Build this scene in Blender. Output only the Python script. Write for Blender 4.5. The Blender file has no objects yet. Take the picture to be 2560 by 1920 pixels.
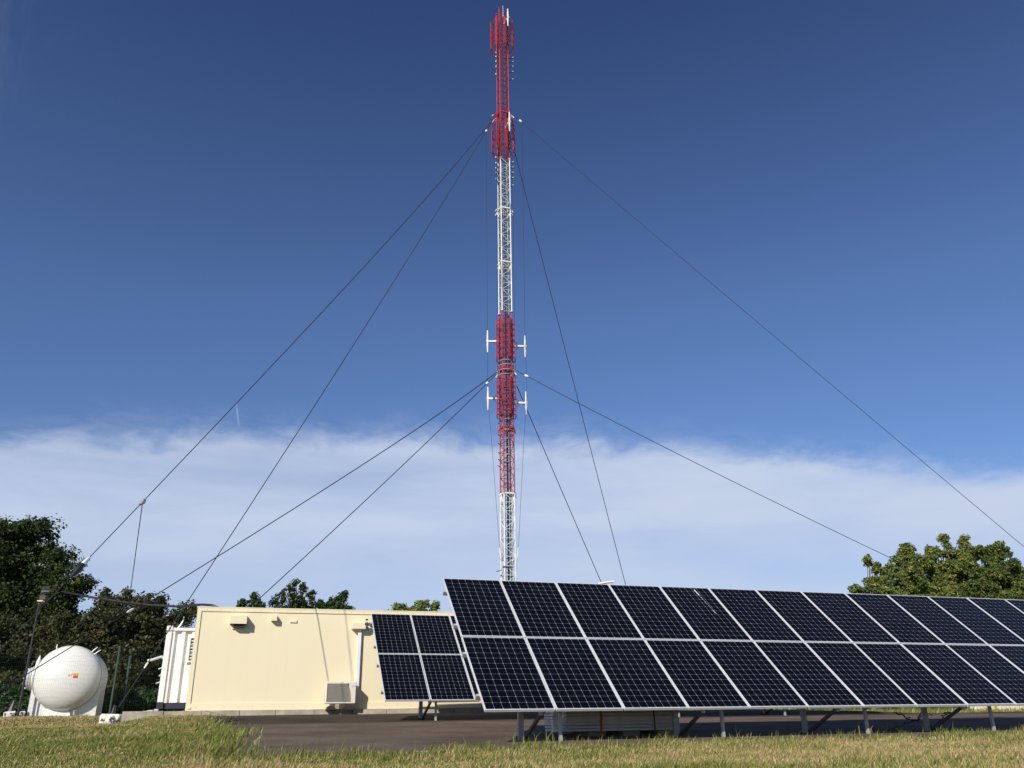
import bpy, math, random
import numpy as np
from mathutils import Vector, Matrix
random.seed(7); RNG = np.random.default_rng(7)
R = math.radians
scene = bpy.context.scene
col = scene.collection

# ------------------------------------------------------------------ camera frame
FPX, PITCH, ROLL = 2079.0, 0.3832, 0.0147
_F = np.array([0, math.cos(PITCH), math.sin(PITCH)])
_U0 = np.array([0, -math.sin(PITCH), math.cos(PITCH)]); _R0 = np.array([1., 0, 0])
_c, _s = math.cos(-ROLL), math.sin(-ROLL)
_R = _c*_R0 + _s*_U0; _U = -_s*_R0 + _c*_U0
def at(u, v, y):
    """point at forward distance y seen at photo pixel (u, v)"""
    r = ((u-1280)*_R + (960-v)*_U)/FPX + _F
    return Vector(r*(y/r[1]))
AZ = 0.3256
D = Vector((math.cos(AZ), math.sin(AZ), 0)); N = Vector((-math.sin(AZ), math.cos(AZ), 0))
def ts(t, s, z=0.0):
    return Vector((D.x*t + N.x*s, D.y*t + N.y*s, z))
def at_s(u, v, s):
    """point on the vertical plane N.p = s seen at pixel (u, v)"""
    r = ((u-1280)*_R + (960-v)*_U)/FPX + _F
    return Vector(r*(s/(r[0]*N.x + r[1]*N.y)))

# ------------------------------------------------------------------ ground height
def ground_z(x, y):
    x = np.asarray(x, float); y = np.asarray(y, float)
    s = x*N.x + y*N.y; t = x*D.x + y*D.y
    zr = np.interp(s, [-50, 9.5, 11.5, 13.3, 20.3, 21.6, 25.3, 40, 90, 400], [-.50, -.43, -.33, -.285, -.03, .10, .19, .22, .25, .3])
    w2 = np.clip((t - 17)/4.0, 0, 1); zr = zr*(1-w2) + np.minimum(zr, -.02 + .0004*s)*w2
    zl = np.interp(s, [-50, 9.5, 12, 20, 26.6, 27.6, 29, 60, 400], [-.50, -.43, -.34, -.10, 0.0, .18, .22, .35, .4])
    w = np.clip((t + 2.5)/.9, 0, 1)
    zz = zl*(1-w) + zr*w
    # small mound of tall grass beside the tarmac
    zz = zz + 0.02*np.exp(-(((t+1.2)/1.1)**2 + ((s-15)/4.0)**2))
    return zz + 0.012*np.sin(x*1.7+y*.6)*np.cos(y*1.1-x*.4)
def gz(x, y): return float(ground_z(x, y))

# ------------------------------------------------------------------ object helpers
def tag(o, label=None, cat=None, group=None, kind=None):
    if label: o['label'] = label
    if cat: o['category'] = cat
    if group: o['group'] = group
    if kind: o['kind'] = kind
    return o
def thing(name, label, cat, loc=(0, 0, 0), rotz=0.0, group=None):
    o = bpy.data.objects.new(name, None); col.objects.link(o)
    o.empty_display_size = .2
    o.location = loc; o.rotation_euler = (0, 0, rotz)
    return tag(o, label, cat, group)
class MB:
    def __init__(self): self.v = []; self.f = []; self.m = []; self.mi = 0
    def add(self, vs, fs):
        b = len(self.v); self.v += [tuple(p) for p in vs]
        self.f += [tuple(i+b for i in f) for f in fs]; self.m += [self.mi]*len(fs)
        return self
    def box(self, c, size, rot=None):
        hx, hy, hz = size[0]/2, size[1]/2, size[2]/2
        vs = [Vector((x, y, z)) for x in (-hx, hx) for y in (-hy, hy) for z in (-hz, hz)]
        if rot is not None: vs = [rot @ p for p in vs]
        c = Vector(c)
        return self.add([p+c for p in vs], [(0,1,3,2),(4,6,7,5),(0,4,5,1),(2,3,7,6),(0,2,6,4),(1,5,7,3)])
    def cbox(self, c, size, ch=.01):
        """box with chamfered edges (chamfer along all 12 edges)"""
        h = [size[i]/2 for i in range(3)]; c = Vector(c); vs = []; idx = {}
        for sx in (-1, 1):
            for sy in (-1, 1):
                for sz in (-1, 1):
                    for a in range(3):
                        p = [sx*(h[0]-ch), sy*(h[1]-ch), sz*(h[2]-ch)]; p[a] = (sx, sy, sz)[a]*h[a]
                        idx[(sx, sy, sz, a)] = len(vs); vs.append(c+Vector(p))
        fs = []
        for a in range(3):
            b, d = [(1, 2), (0, 2), (0, 1)][a]
            for s in (-1, 1):
                q = []
                for (p, r) in ((-1,-1),(1,-1),(1,1),(-1,1)):
                    k = [0,0,0]; k[a] = s; k[b] = p; k[d] = r; q.append(idx[(*k, a)])
                fs.append(tuple(q))
        for a in range(3):
            b, d = [(1, 2), (0, 2), (0, 1)][a]
            for p in (-1, 1):
                for r in (-1, 1):
                    k0 = [0,0,0]; k0[b] = p; k0[d] = r; k1 = list(k0); k0[a] = -1; k1[a] = 1
                    fs.append((idx[(*k0, b)], idx[(*k1, b)], idx[(*k1, d)], idx[(*k0, d)]))
        for sx in (-1, 1):
            for sy in (-1, 1):
                for sz in (-1, 1): fs.append(tuple(idx[(sx, sy, sz, a)] for a in range(3)))
        return self.add(vs, fs)
    def bar(self, a, b, w, h=None, up=(0, 0, 1)):
        a = Vector(a); b = Vector(b); d = b-a; L = d.length
        if L < 1e-6: return self
        d.normalize(); u = Vector(up)
        if abs(d.dot(u)) > .98: u = Vector((0, 1, 0))
        s = d.cross(u).normalized(); u = s.cross(d)
        h = h or w
        vs = []
        for p in (a, b):
            for (i, j) in ((-1,-1),(1,-1),(1,1),(-1,1)): vs.append(p + s*(i*w/2) + u*(j*h/2))
        return self.add(vs, [(3,2,1,0),(4,5,6,7),(0,1,5,4),(1,2,6,5),(2,3,7,6),(3,0,4,7)])
    def tube(self, pts, r, n=8, cap=True):
        pts = [Vector(p) for p in pts]; k = len(pts)
        rs = r if hasattr(r, '__len__') else [r]*k
        ref = None; b = len(self.v); vs = []
        for i, p in enumerate(pts):
            d = (pts[min(i+1, k-1)] - pts[max(i-1, 0)]).normalized()
            if ref is None:
                ref = Vector((0, 0, 1)) if abs(d.z) < .9 else Vector((1, 0, 0))
            s = d.cross(ref).normalized(); ref = s.cross(d).normalized()
            for j in range(n):
                a = 2*math.pi*j/n; vs.append(p + s*(rs[i]*math.cos(a)) + ref*(rs[i]*math.sin(a)))
        fs = [(i*n+j, i*n+(j+1) % n, (i+1)*n+(j+1) % n, (i+1)*n+j) for i in range(k-1) for j in range(n)]
        if cap: fs += [tuple(range(n-1, -1, -1)), tuple((k-1)*n+j for j in range(n))]
        return self.add(vs, fs)
    def build(self, name, mats, parent=None, smooth=False):
        me = bpy.data.meshes.new(name); me.from_pydata(self.v, [], self.f)
        mats = mats if isinstance(mats, (list, tuple)) else [mats]
        for m in mats: me.materials.append(m)
        if len(mats) > 1: me.polygons.foreach_set('material_index', self.m)
        if smooth: me.polygons.foreach_set('use_smooth', [True]*len(self.f))
        me.update()
        import bmesh
        bm = bmesh.new(); bm.from_mesh(me); bmesh.ops.recalc_face_normals(bm, faces=bm.faces); bm.to_mesh(me); bm.free()
        o = bpy.data.objects.new(name, me); col.objects.link(o)
        if parent: o.parent = parent
        return o
def raw_mesh(name, V, F3, mats, parent=None, color=None, nper=4):
    """big mesh from numpy: V (n,3), F (m,nper)"""
    me = bpy.data.meshes.new(name)
    me.vertices.add(len(V)); me.vertices.foreach_set('co', np.asarray(V, np.float32).ravel())
    m = len(F3)
    me.loops.add(m*nper); me.loops.foreach_set('vertex_index', np.asarray(F3, np.int32).ravel())
    me.polygons.add(m); me.polygons.foreach_set('loop_start', np.arange(0, m*nper, nper, dtype=np.int32))
    me.polygons.foreach_set('loop_total', np.full(m, nper, np.int32))
    me.update(calc_edges=True)
    if color is not None:
        ca = me.color_attributes.new('tint', 'FLOAT_COLOR', 'POINT')
        c4 = np.concatenate([color, np.ones((len(color), 1))], 1).astype(np.float32)
        ca.data.foreach_set('color', c4.ravel())
    me.materials.append(mats)
    o = bpy.data.objects.new(name, me); col.objects.link(o)
    if parent: o.parent = parent
    return o

# ------------------------------------------------------------------ materials
def new_mat(name):
    m = bpy.data.materials.new(name); m.use_nodes = True
    nt = m.node_tree; b = nt.nodes['Principled BSDF']
    return m, nt, b
def nd(nt, t, **k):
    n = nt.nodes.new(t)
    for a, v in k.items():
        if a.startswith('i_'): n.inputs[a[2:].replace('_', ' ')].default_value = v
        else: setattr(n, a, v)
    return n
def surf(name, c1, c2=None, scale=3.0, rough=.6, metal=0.0, bump=0.0, bscale=40, detail=6, spec=.5, stretch=None, lo=.35, hi=.65):
    m, nt, b = new_mat(name); L = nt.links
    c2 = c2 or tuple(x*.85 for x in c1)
    tc = nd(nt, 'ShaderNodeTexCoord'); mp = nd(nt, 'ShaderNodeMapping')
    L.new(tc.outputs['Object'], mp.inputs['Vector'])
    if stretch: mp.inputs['Scale'].default_value = stretch
    no = nd(nt, 'ShaderNodeTexNoise', i_Scale=scale, i_Detail=detail, i_Roughness=.6)
    L.new(mp.outputs[0], no.inputs['Vector'])
    mr = nd(nt, 'ShaderNodeMapRange'); mr.inputs[1].default_value = lo; mr.inputs[2].default_value = hi
    L.new(no.outputs['Fac'], mr.inputs[0])
    mx = nd(nt, 'ShaderNodeMix', data_type='RGBA')
    mx.inputs[6].default_value = (*c1, 1); mx.inputs[7].default_value = (*c2, 1)
    L.new(mr.outputs[0], mx.inputs[0]); L.new(mx.outputs[2], b.inputs['Base Color'])
    b.inputs['Roughness'].default_value = rough; b.inputs['Metallic'].default_value = metal
    b.inputs['Specular IOR Level'].default_value = spec
    if bump > 0:
        n2 = nd(nt, 'ShaderNodeTexNoise', i_Scale=bscale, i_Detail=4.0)
        L.new(tc.outputs['Object'], n2.inputs['Vector'])
        bp = nd(nt, 'ShaderNodeBump', i_Strength=bump, i_Distance=.01)
        L.new(n2.outputs['Fac'], bp.inputs['Height']); L.new(bp.outputs[0], b.inputs['Normal'])
    return m
def leafmat(name, tint=1.0, trans=.25):
    m, nt, b = new_mat(name); L = nt.links
    a = nd(nt, 'ShaderNodeVertexColor', layer_name='tint')
    L.new(a.outputs['Color'], b.inputs['Base Color'])
    b.inputs['Roughness'].default_value = .55; b.inputs['Specular IOR Level'].default_value = .3
    tr = nd(nt, 'ShaderNodeBsdfTranslucent'); L.new(a.outputs['Color'], tr.inputs['Color'])
    mx = nd(nt, 'ShaderNodeMixShader'); mx.inputs[0].default_value = trans
    out = nt.nodes['Material Output']
    L.new(b.outputs[0], mx.inputs[1]); L.new(tr.outputs[0], mx.inputs[2]); L.new(mx.outputs[0], out.inputs['Surface'])
    return m
M = {}
M['alu'] = surf('anodised_aluminium', (.78,.79,.80), (.68,.69,.70), 6, .42, .15)
M['alu_dull'] = surf('galvanised_steel', (.46,.46,.45), (.32,.32,.31), 9, .5, .25)
M['steel_dark'] = surf('weathered_steel', (.10,.097,.094), (.06,.06,.06), 7, .6, .2)
M['pole_dark'] = surf('dark_painted_pole', (.025,.028,.03), (.035,.036,.04), 7, .6)
M['white'] = surf('white_paint', (.80,.80,.78), (.72,.71,.68), 2.5, .42)
M['tank'] = surf('tank_paint', (.80,.79,.75), (.70,.68,.62), 1.1, .38, lo=.4, hi=.8)
M['seam'] = surf('grey_seam', (.50,.49,.46), (.42,.41,.38), 4, .5)
M['mast_white'] = surf('mast_white_paint', (.80,.80,.78), (.58,.57,.53), 2.2, .5)
M['ringgrey'] = surf('grey_ring_tube', (.50,.48,.47), (.40,.38,.37), 4, .5)
M['mast_red'] = surf('mast_red_paint', (.46,.018,.045), (.33,.025,.04), 1.2, .5, lo=.4, hi=.6)
M['black'] = surf('black_rubber', (.018,.018,.02), (.03,.03,.032), 5, .5)
M['wire'] = surf('steel_wire_rope', (.014,.015,.02), (.022,.022,.026), 9, .7, 0)
M['insul'] = surf('white_porcelain', (.8,.8,.82), (.7,.7,.72), 5, .3)
M['dark'] = surf('dark_opening', (.012,.012,.014), (.02,.02,.022), 5, .7)
M['navy'] = surf('dark_blue_base_paint', (.012,.016,.035), (.02,.024,.045), 5, .5)
M['fence'] = surf('green_plastic_coated_wire', (.006,.030,.020), (.008,.036,.024), 5, .6)
M['concrete'] = surf('concrete', (.52,.46,.36), (.27,.235,.185), 3.0, .85, 0, .4, 45, lo=.3, hi=.7)
M['block'] = surf('painted_anchor_block', (.72,.70,.64), (.05,.048,.045), 6, .9, 0, .5, 30, lo=.5, hi=.58)
M['orange'] = surf('orange_strap', (.45,.08,.03), (.38,.07,.03), 8, .6)
M['pale'] = surf('pale_lamp_glass', (.75,.6,.35), (.7,.55,.3), 5, .2)
M['brick'] = surf('pallet_block', (.22,.20,.17), (.14,.13,.11), 6, .9)
M['board'] = surf('stacked_module_edges', (.58,.57,.54), (.45,.44,.42), 2.5, .55)
M['bark'] = surf('bark', (.13,.105,.08), (.06,.05,.04), 8, .9, 0, .4, 20, stretch=(1,1,.25))
M['leaf'] = leafmat('foliage')
M['blade'] = leafmat('grass_blades', trans=.3)
M['yellow'] = surf('yellow_paint', (.75,.42,.03), (.6,.35,.03), 5, .5)
M['logo_or'] = surf('orange_logo_paint', (.85,.30,.04), (.85,.36,.05), 5, .5)
M['logo_ye'] = surf('yellow_logo_paint', (.85,.55,.10), (.85,.5,.1), 5, .5)
M['logo_re'] = surf('red_logo_paint', (.75,.05,.04), (.7,.06,.05), 5, .5)
M['ac'] = surf('cream_plastic', (.74,.69,.61), (.68,.63,.56), 3, .45)
M['grille'] = surf('fan_grille_plastic', (.36,.33,.28), (.30,.28,.24), 5, .5)
# beige shelter: cream paint with faint runs and dust towards no particular place
def beige():
    m, nt, b = new_mat('cream_shelter_paint'); L = nt.links
    tc = nd(nt, 'ShaderNodeTexCoord')
    n1 = nd(nt, 'ShaderNodeTexNoise', i_Scale=.55, i_Detail=4.0); L.new(tc.outputs['Object'], n1.inputs['Vector'])
    mp = nd(nt, 'ShaderNodeMapping'); mp.inputs['Scale'].default_value = (9, 9, .35); L.new(tc.outputs['Object'], mp.inputs['Vector'])
    n2 = nd(nt, 'ShaderNodeTexNoise', i_Scale=1.0, i_Detail=5.0); L.new(mp.outputs[0], n2.inputs['Vector'])
    mx = nd(nt, 'ShaderNodeMix', data_type='RGBA'); mx.inputs[6].default_value = (.81,.71,.48,1); mx.inputs[7].default_value = (.755,.67,.468,1)
    L.new(n1.outputs['Fac'], mx.inputs[0])
    mr = nd(nt, 'ShaderNodeMapRange'); mr.inputs[1].default_value = .58; mr.inputs[2].default_value = .8; mr.inputs[4].default_value = .10
    L.new(n2.outputs['Fac'], mr.inputs[0])
    m2 = nd(nt, 'ShaderNodeMix', data_type='RGBA'); m2.inputs[7].default_value = (.58,.46,.28,1)
    L.new(mr.outputs[0], m2.inputs[0]); L.new(mx.outputs[2], m2.inputs[6]); L.new(m2.outputs[2], b.inputs['Base Color'])
    b.inputs['Roughness'].default_value = .5; b.inputs['Specular IOR Level'].default_value = .35
    n3 = nd(nt, 'ShaderNodeTexNoise', i_Scale=1.6, i_Detail=2.0); L.new(tc.outputs['Object'], n3.inputs['Vector'])
    bp = nd(nt, 'ShaderNodeBump', i_Strength=.25, i_Distance=.02); L.new(n3.outputs['Fac'], bp.inputs['Height']); L.new(bp.outputs[0], b.inputs['Normal'])
    return m
M['beige'] = beige()
def cells():
    m, nt, b = new_mat('monocrystalline_cells'); L = nt.links
    tc = nd(nt, 'ShaderNodeTexCoord'); sp = nd(nt, 'ShaderNodeSeparateXYZ'); L.new(tc.outputs['Object'], sp.inputs[0])
    def mth(op, a, bb=None, cc=None):
        n = nd(nt, 'ShaderNodeMath', operation=op)
        for i, x in enumerate((a, bb, cc)):
            if x is None: continue
            if isinstance(x, (int, float)): n.inputs[i].default_value = x
            else: L.new(x, n.inputs[i])
        return n.outputs[0]
    W, H = 1.046, 1.690; bx = .017; px = (W-2*bx)/8; py = (H-2*bx-.02)/13
    def dist(c, off, p):    # metres to nearest grid line
        q = mth('DIVIDE', mth('SUBTRACT', c, off), p); fr = mth('FRACT', q)
        return mth('MULTIPLY', mth('SUBTRACT', .5, mth('ABSOLUTE', mth('SUBTRACT', fr, .5))), p)
    dx = dist(sp.outputs[0], bx, px); dy = dist(sp.outputs[1], bx+.01, py)
    lx = mth('LESS_THAN', dx, .0012); ly = mth('LESS_THAN', dy, .0008)
    dia = mth('LESS_THAN', mth('ADD', dx, dy), .0105)
    mask = mth('MAXIMUM', mth('MAXIMUM', lx, ly), dia)
    ge = mth('FLOOR', mth('DIVIDE', mth('SUBTRACT', sp.outputs[0], bx), px)); gf = mth('FLOOR', mth('DIVIDE', mth('SUBTRACT', sp.outputs[1], bx+.01), py))
    cb = nd(nt, 'ShaderNodeCombineXYZ'); L.new(ge, cb.inputs[0]); L.new(gf, cb.inputs[1])
    oi = nd(nt, 'ShaderNodeObjectInfo'); L.new(oi.outputs['Random'], cb.inputs[2])
    wn = nd(nt, 'ShaderNodeTexWhiteNoise'); L.new(cb.outputs[0], wn.inputs['Vector'])
    c = nd(nt, 'ShaderNodeMix', data_type='RGBA'); c.inputs[6].default_value = (.0022,.0026,.005,1); c.inputs[7].default_value = (.0032,.004,.008,1)
    L.new(wn.outputs[0], c.inputs[0])
    # dust
    nz = nd(nt, 'ShaderNodeTexNoise', i_Scale=2.2, i_Detail=5.0); L.new(tc.outputs['Object'], nz.inputs['Vector'])
    du = nd(nt, 'ShaderNodeMapRange'); du.inputs[1].default_value = .5; du.inputs[2].default_value = .8; du.inputs[4].default_value = .006
    L.new(nz.outputs['Fac'], du.inputs[0])
    c2 = nd(nt, 'ShaderNodeMix', data_type='RGBA'); c2.inputs[7].default_value = (.5,.45,.38,1); L.new(du.outputs[0], c2.inputs[0]); L.new(c.outputs[2], c2.inputs[6])
    f = nd(nt, 'ShaderNodeMix', data_type='RGBA'); f.inputs[7].default_value = (.31,.32,.34,1)
    L.new(mask, f.inputs[0]); L.new(c2.outputs[2], f.inputs[6]); L.new(f.outputs[2], b.inputs['Base Color'])
    b.inputs['Roughness'].default_value = .1; b.inputs['Specular IOR Level'].default_value = .20
    return m
M['cells'] = cells()
def asphalt():
    m, nt, b = new_mat('brown_tarmac'); L = nt.links
    tc = nd(nt, 'ShaderNodeTexCoord')
    n1 = nd(nt, 'ShaderNodeTexNoise', i_Scale=.8, i_Detail=6.0, i_Roughness=.6); L.new(tc.outputs['Object'], n1.inputs['Vector'])
    n2 = nd(nt, 'ShaderNodeTexNoise', i_Scale=45.0, i_Detail=4.0); L.new(tc.outputs['Object'], n2.inputs['Vector'])
    mx = nd(nt, 'ShaderNodeMix', data_type='RGBA'); mx.inputs[6].default_value = (.105,.075,.054,1); mx.inputs[7].default_value = (.185,.135,.100,1)
    mr = nd(nt, 'ShaderNodeMapRange'); mr.inputs[1].default_value = .35; mr.inputs[2].default_value = .65
    L.new(n1.outputs['Fac'], mr.inputs[0]); L.new(mr.outputs[0], mx.inputs[0])
    m2 = nd(nt, 'ShaderNodeMix', data_type='RGBA', blend_type='MULTIPLY'); m2.inputs[0].default_value = .8
    r2 = nd(nt, 'ShaderNodeMapRange'); r2.inputs[1].default_value = .3; r2.inputs[2].default_value = .7; r2.inputs[3].default_value = .45; r2.inputs[4].default_value = 1.45
    L.new(n2.outputs['Fac'], r2.inputs[0]); L.new(mx.outputs[2], m2.inputs[6]); L.new(r2.outputs[0], m2.inputs[7])
    vo = nd(nt, 'ShaderNodeTexVoronoi', i_Scale=5.0); L.new(tc.outputs['Object'], vo.inputs['Vector'])
    lt = nd(nt, 'ShaderNodeMath', operation='LESS_THAN'); lt.inputs[1].default_value = .055; L.new(vo.outputs['Distance'], lt.inputs[0])
    m3 = nd(nt, 'ShaderNodeMix', data_type='RGBA'); m3.inputs[7].default_value = (.40,.36,.32,1); L.new(lt.outputs[0], m3.inputs[0]); L.new(m2.outputs[2], m3.inputs[6])
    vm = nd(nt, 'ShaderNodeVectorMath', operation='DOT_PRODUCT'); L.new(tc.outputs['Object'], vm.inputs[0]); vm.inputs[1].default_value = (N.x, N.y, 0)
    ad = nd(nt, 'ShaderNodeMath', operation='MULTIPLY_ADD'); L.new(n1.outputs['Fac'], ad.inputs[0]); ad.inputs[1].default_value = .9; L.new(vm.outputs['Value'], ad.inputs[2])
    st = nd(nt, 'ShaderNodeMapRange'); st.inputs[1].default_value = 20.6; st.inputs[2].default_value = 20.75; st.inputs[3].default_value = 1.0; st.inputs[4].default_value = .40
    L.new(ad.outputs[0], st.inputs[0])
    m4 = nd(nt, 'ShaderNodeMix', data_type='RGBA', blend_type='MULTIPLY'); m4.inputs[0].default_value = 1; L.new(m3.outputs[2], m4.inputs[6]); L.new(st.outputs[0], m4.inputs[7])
    L.new(m4.outputs[2], b.inputs['Base Color']); b.inputs['Roughness'].default_value = .9; b.inputs['Specular IOR Level'].default_value = .2
    bp = nd(nt, 'ShaderNodeBump', i_Strength=.8, i_Distance=.012); L.new(n2.outputs['Fac'], bp.inputs['Height']); L.new(bp.outputs[0], b.inputs['Normal'])
    return m
M['asphalt'] = asphalt()
M['ground'] = surf('turf_soil', (.13,.115,.05), (.075,.09,.025), 1.3, .95, 0, .6, 30, spec=.1)

# ------------------------------------------------------------------ world and sun
w = bpy.data.worlds.new('World'); scene.world = w; w.use_nodes = True
nt = w.node_tree; L = nt.links; bg = nt.nodes['Background']
SUN_TRAVEL = (N*1.0 + D*.9 + Vector((0, 0, -.8))).normalized()
sun_dir = -SUN_TRAVEL
elev = math.asin(sun_dir.z)
sk = nd(nt, 'ShaderNodeTexSky', sky_type='NISHITA'); sk.sun_disc = False
sk.sun_elevation = elev; sk.sun_rotation = math.atan2(sun_dir.x, sun_dir.y)
sk.altitude = 200; sk.air_density = 1.0; sk.dust_density = .4; sk.ozone_density = 2.5
def wm(op, a, b=None, c=None, clamp=False):
    n = nd(nt, 'ShaderNodeMath', operation=op); n.use_clamp = clamp
    for i, x in enumerate((a, b, c)):
        if x is None: continue
        if isinstance(x, (int, float)): n.inputs[i].default_value = x
        else: L.new(x, n.inputs[i])
    return n.outputs[0]
def wr(x, a, b, c=0., d=1., smooth=True):
    n = nd(nt, 'ShaderNodeMapRange'); n.interpolation_type = 'SMOOTHSTEP' if smooth else 'LINEAR'
    for i, k in enumerate((a, b, c, d)): n.inputs[i+1].default_value = k
    L.new(x, n.inputs[0]); return n.outputs[0]
tc = nd(nt, 'ShaderNodeTexCoord'); sp = nd(nt, 'ShaderNodeSeparateXYZ'); L.new(tc.outputs['Generated'], sp.inputs[0])
X, Y, Z = sp.outputs
hd = wm('SQRT', wm('ADD', wm('MULTIPLY', X, X), wm('MULTIPLY', Y, Y)))
el = wm('ARCTAN2', Z, hd); az = wm('ARCTAN2', X, Y)
def wnoise(sx, sy, scale, det=6, rough=.55, off=0.):
    cb = nd(nt, 'ShaderNodeCombineXYZ'); L.new(wm('MULTIPLY', az, sx), cb.inputs[0]); L.new(wm('MULTIPLY', el, sy), cb.inputs[1]); cb.inputs[2].default_value = off
    n = nd(nt, 'ShaderNodeTexNoise', i_Scale=scale, i_Detail=float(det), i_Roughness=rough); L.new(cb.outputs[0], n.inputs['Vector'])
    n.inputs['Distortion'].default_value = .35
    return n.outputs['Fac']
# cloud bank: ragged upper edge, streaks beneath
edge_n = wnoise(1, 1.9, 6.5, 8, .62, 1.3); fine = wnoise(.75, 1.7, 20, 8, .66, 4.2)
def az_el(u, v):
    p = at(u, v, 100.); return math.atan2(p.x, p.y), math.atan2(p.z, math.hypot(p.x, p.y))
_e = np.array([az_el(u, v) for u, v in ((0, 1082), (300, 1082), (650, 1072), (1000, 1075), (1280, 1088), (1500, 1105), (1740, 1125), (2000, 1148), (2200, 1160), (2560, 1182))])
_p = np.polyfit(_e[:, 0], _e[:, 1], 3)
poly = wm('ADD', wm('MULTIPLY', wm('ADD', wm('MULTIPLY', wm('ADD', wm('MULTIPLY', az, float(_p[0])), float(_p[1])), az), float(_p[2])), az), float(_p[3]))
rel = wm('SUBTRACT', el, poly)               # height above the mean cloud edge
e3 = wm('ADD', rel, wm('MULTIPLY', wm('SUBTRACT', edge_n, .5), .075))
e3 = wm('ADD', e3, wm('MULTIPLY', wm('SUBTRACT', fine, .5), .034))
band = wr(e3, .016, -.022)
feather = wm('MULTIPLY', wr(e3, .042, -.01), wr(fine, .38, .7, 0, .40))
band = wm('MAXIMUM', band, feather)
streak = wnoise(.45, 4.5, 2.6, 5, .5, 7.7)
lower = wr(rel, -.27, -.10, .66, 1.0)
body = wm('MULTIPLY', band, wm('MULTIPLY', lower, wr(streak, .32, .62, .66, 1.0)))
soft = wnoise(1.2, 3.5, 7, 7, .62, 3.1)
body = wm('MULTIPLY', body, wr(soft, .28, .7, .86, 1.0), clamp=True)
# faint high wisp at upper left
wis = wm('MULTIPLY', wr(wnoise(3, 1.2, 3.5, 7, .65, 9.1), .5, .8), wm('MULTIPLY', wr(az, -.55, -.72), wr(el, .42, .55)))
wis = wm('MULTIPLY', wis, .10)
cov = wm('MAXIMUM', body, wis)
# short contrail
(a0, l0), (a1, l1) = az_el(590, 1004), az_el(598, 1070)
tt = wr(el, l1, l0, 0, 1, False); cx = wm('ADD', a1, wm('MULTIPLY', tt, a0-a1))
trail = wm('MULTIPLY', wr(wm('ABSOLUTE', wm('SUBTRACT', az, cx)), .0018, .0002), wm('MULTIPLY', wr(el, l1-.004, l1+.006), wr(el, l0+.002, l0-.01)))
cov = wm('MAXIMUM', cov, wm('MULTIPLY', trail, .3))
gam = nd(nt, 'ShaderNodeMix', data_type='RGBA', blend_type='MULTIPLY'); gam.inputs[0].default_value = 1
L.new(sk.outputs[0], gam.inputs[6])
tn = nd(nt, 'ShaderNodeMix', data_type='RGBA'); tn.inputs[6].default_value = (.86, .98, 1.27, 1); tn.inputs[7].default_value = (.53, .63, .94, 1)
L.new(wr(el, .46, .84, 0, 1, False), tn.inputs[0]); L.new(tn.outputs[2], gam.inputs[7])
mx = nd(nt, 'ShaderNodeMix', data_type='RGBA'); L.new(cov, mx.inputs[0]); L.new(gam.outputs[2], mx.inputs[6])
mx.inputs[7].default_value = (6.55, 7.55, 9.6, 1)
L.new(mx.outputs[2], bg.inputs['Color']); bg.inputs['Strength'].default_value = .085
sl = bpy.data.lights.new('sun', 'SUN'); sl.energy = 4.8; sl.angle = R(.53); sl.color = (1.0, .945, .84)
so = bpy.data.objects.new('sun', sl); col.objects.link(so); so.rotation_euler = SUN_TRAVEL.to_track_quat('-Z', 'Y').to_euler()

# ------------------------------------------------------------------ ground
def build_ground():
    a = np.concatenate([-np.geomspace(30, 600, 12)[::-1], np.linspace(-28, 32, 200), np.geomspace(34, 600, 12)])
    b = np.concatenate([[-200, -60, -20, -8], np.linspace(-2, 42, 160), np.geomspace(44, 900, 14)])
    X, Y = np.meshgrid(a, b); Z = ground_z(X, Y)
    V = np.stack([X.ravel(), Y.ravel(), Z.ravel()], 1); nx = len(a)
    i, j = np.meshgrid(np.arange(len(a)-1), np.arange(len(b)-1)); k = (j*nx+i).ravel()
    return raw_mesh('ground', V, np.stack([k, k+1, k+nx+1, k+nx], 1), M['ground'])
g = build_ground(); g['kind'] = 'structure'
def pad_edge_front(t):
    t = np.asarray(t, float)
    return np.interp(t, [0, 5, 12, 40], [10.45, 11.05, 11.5, 11.8]) + .10*np.sin(t*2.1) + .05*np.sin(t*6.3+1)
def pad_edge_left(s):
    s = np.asarray(s, float)
    return .06 + .16*np.sin(s*.9) + .10*np.sin(s*3.3+2) + .05*np.sin(s*9.1) - .7*np.clip((s-19)/6, 0, 1)
def build_pad():
    us = np.linspace(0, 1, 90); vs = np.linspace(0, 1, 110); V = []
    for vv in vs:
        for uu in us:
            t = 34*uu; s = pad_edge_front(t)*(1-vv) + 25.6*vv
            t = pad_edge_left(s)*(1-uu) + 34*uu
            if t > 14: s = s  # pad keeps its width
            p = ts(t, s); V.append((p.x, p.y, gz(p.x, p.y)+.006))
    V = np.array(V); nx = 90
    i, j = np.meshgrid(np.arange(nx-1), np.arange(109)); k = (j*nx+i).ravel()
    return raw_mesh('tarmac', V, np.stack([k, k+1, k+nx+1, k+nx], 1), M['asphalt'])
p = build_pad(); p['kind'] = 'structure'

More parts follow.
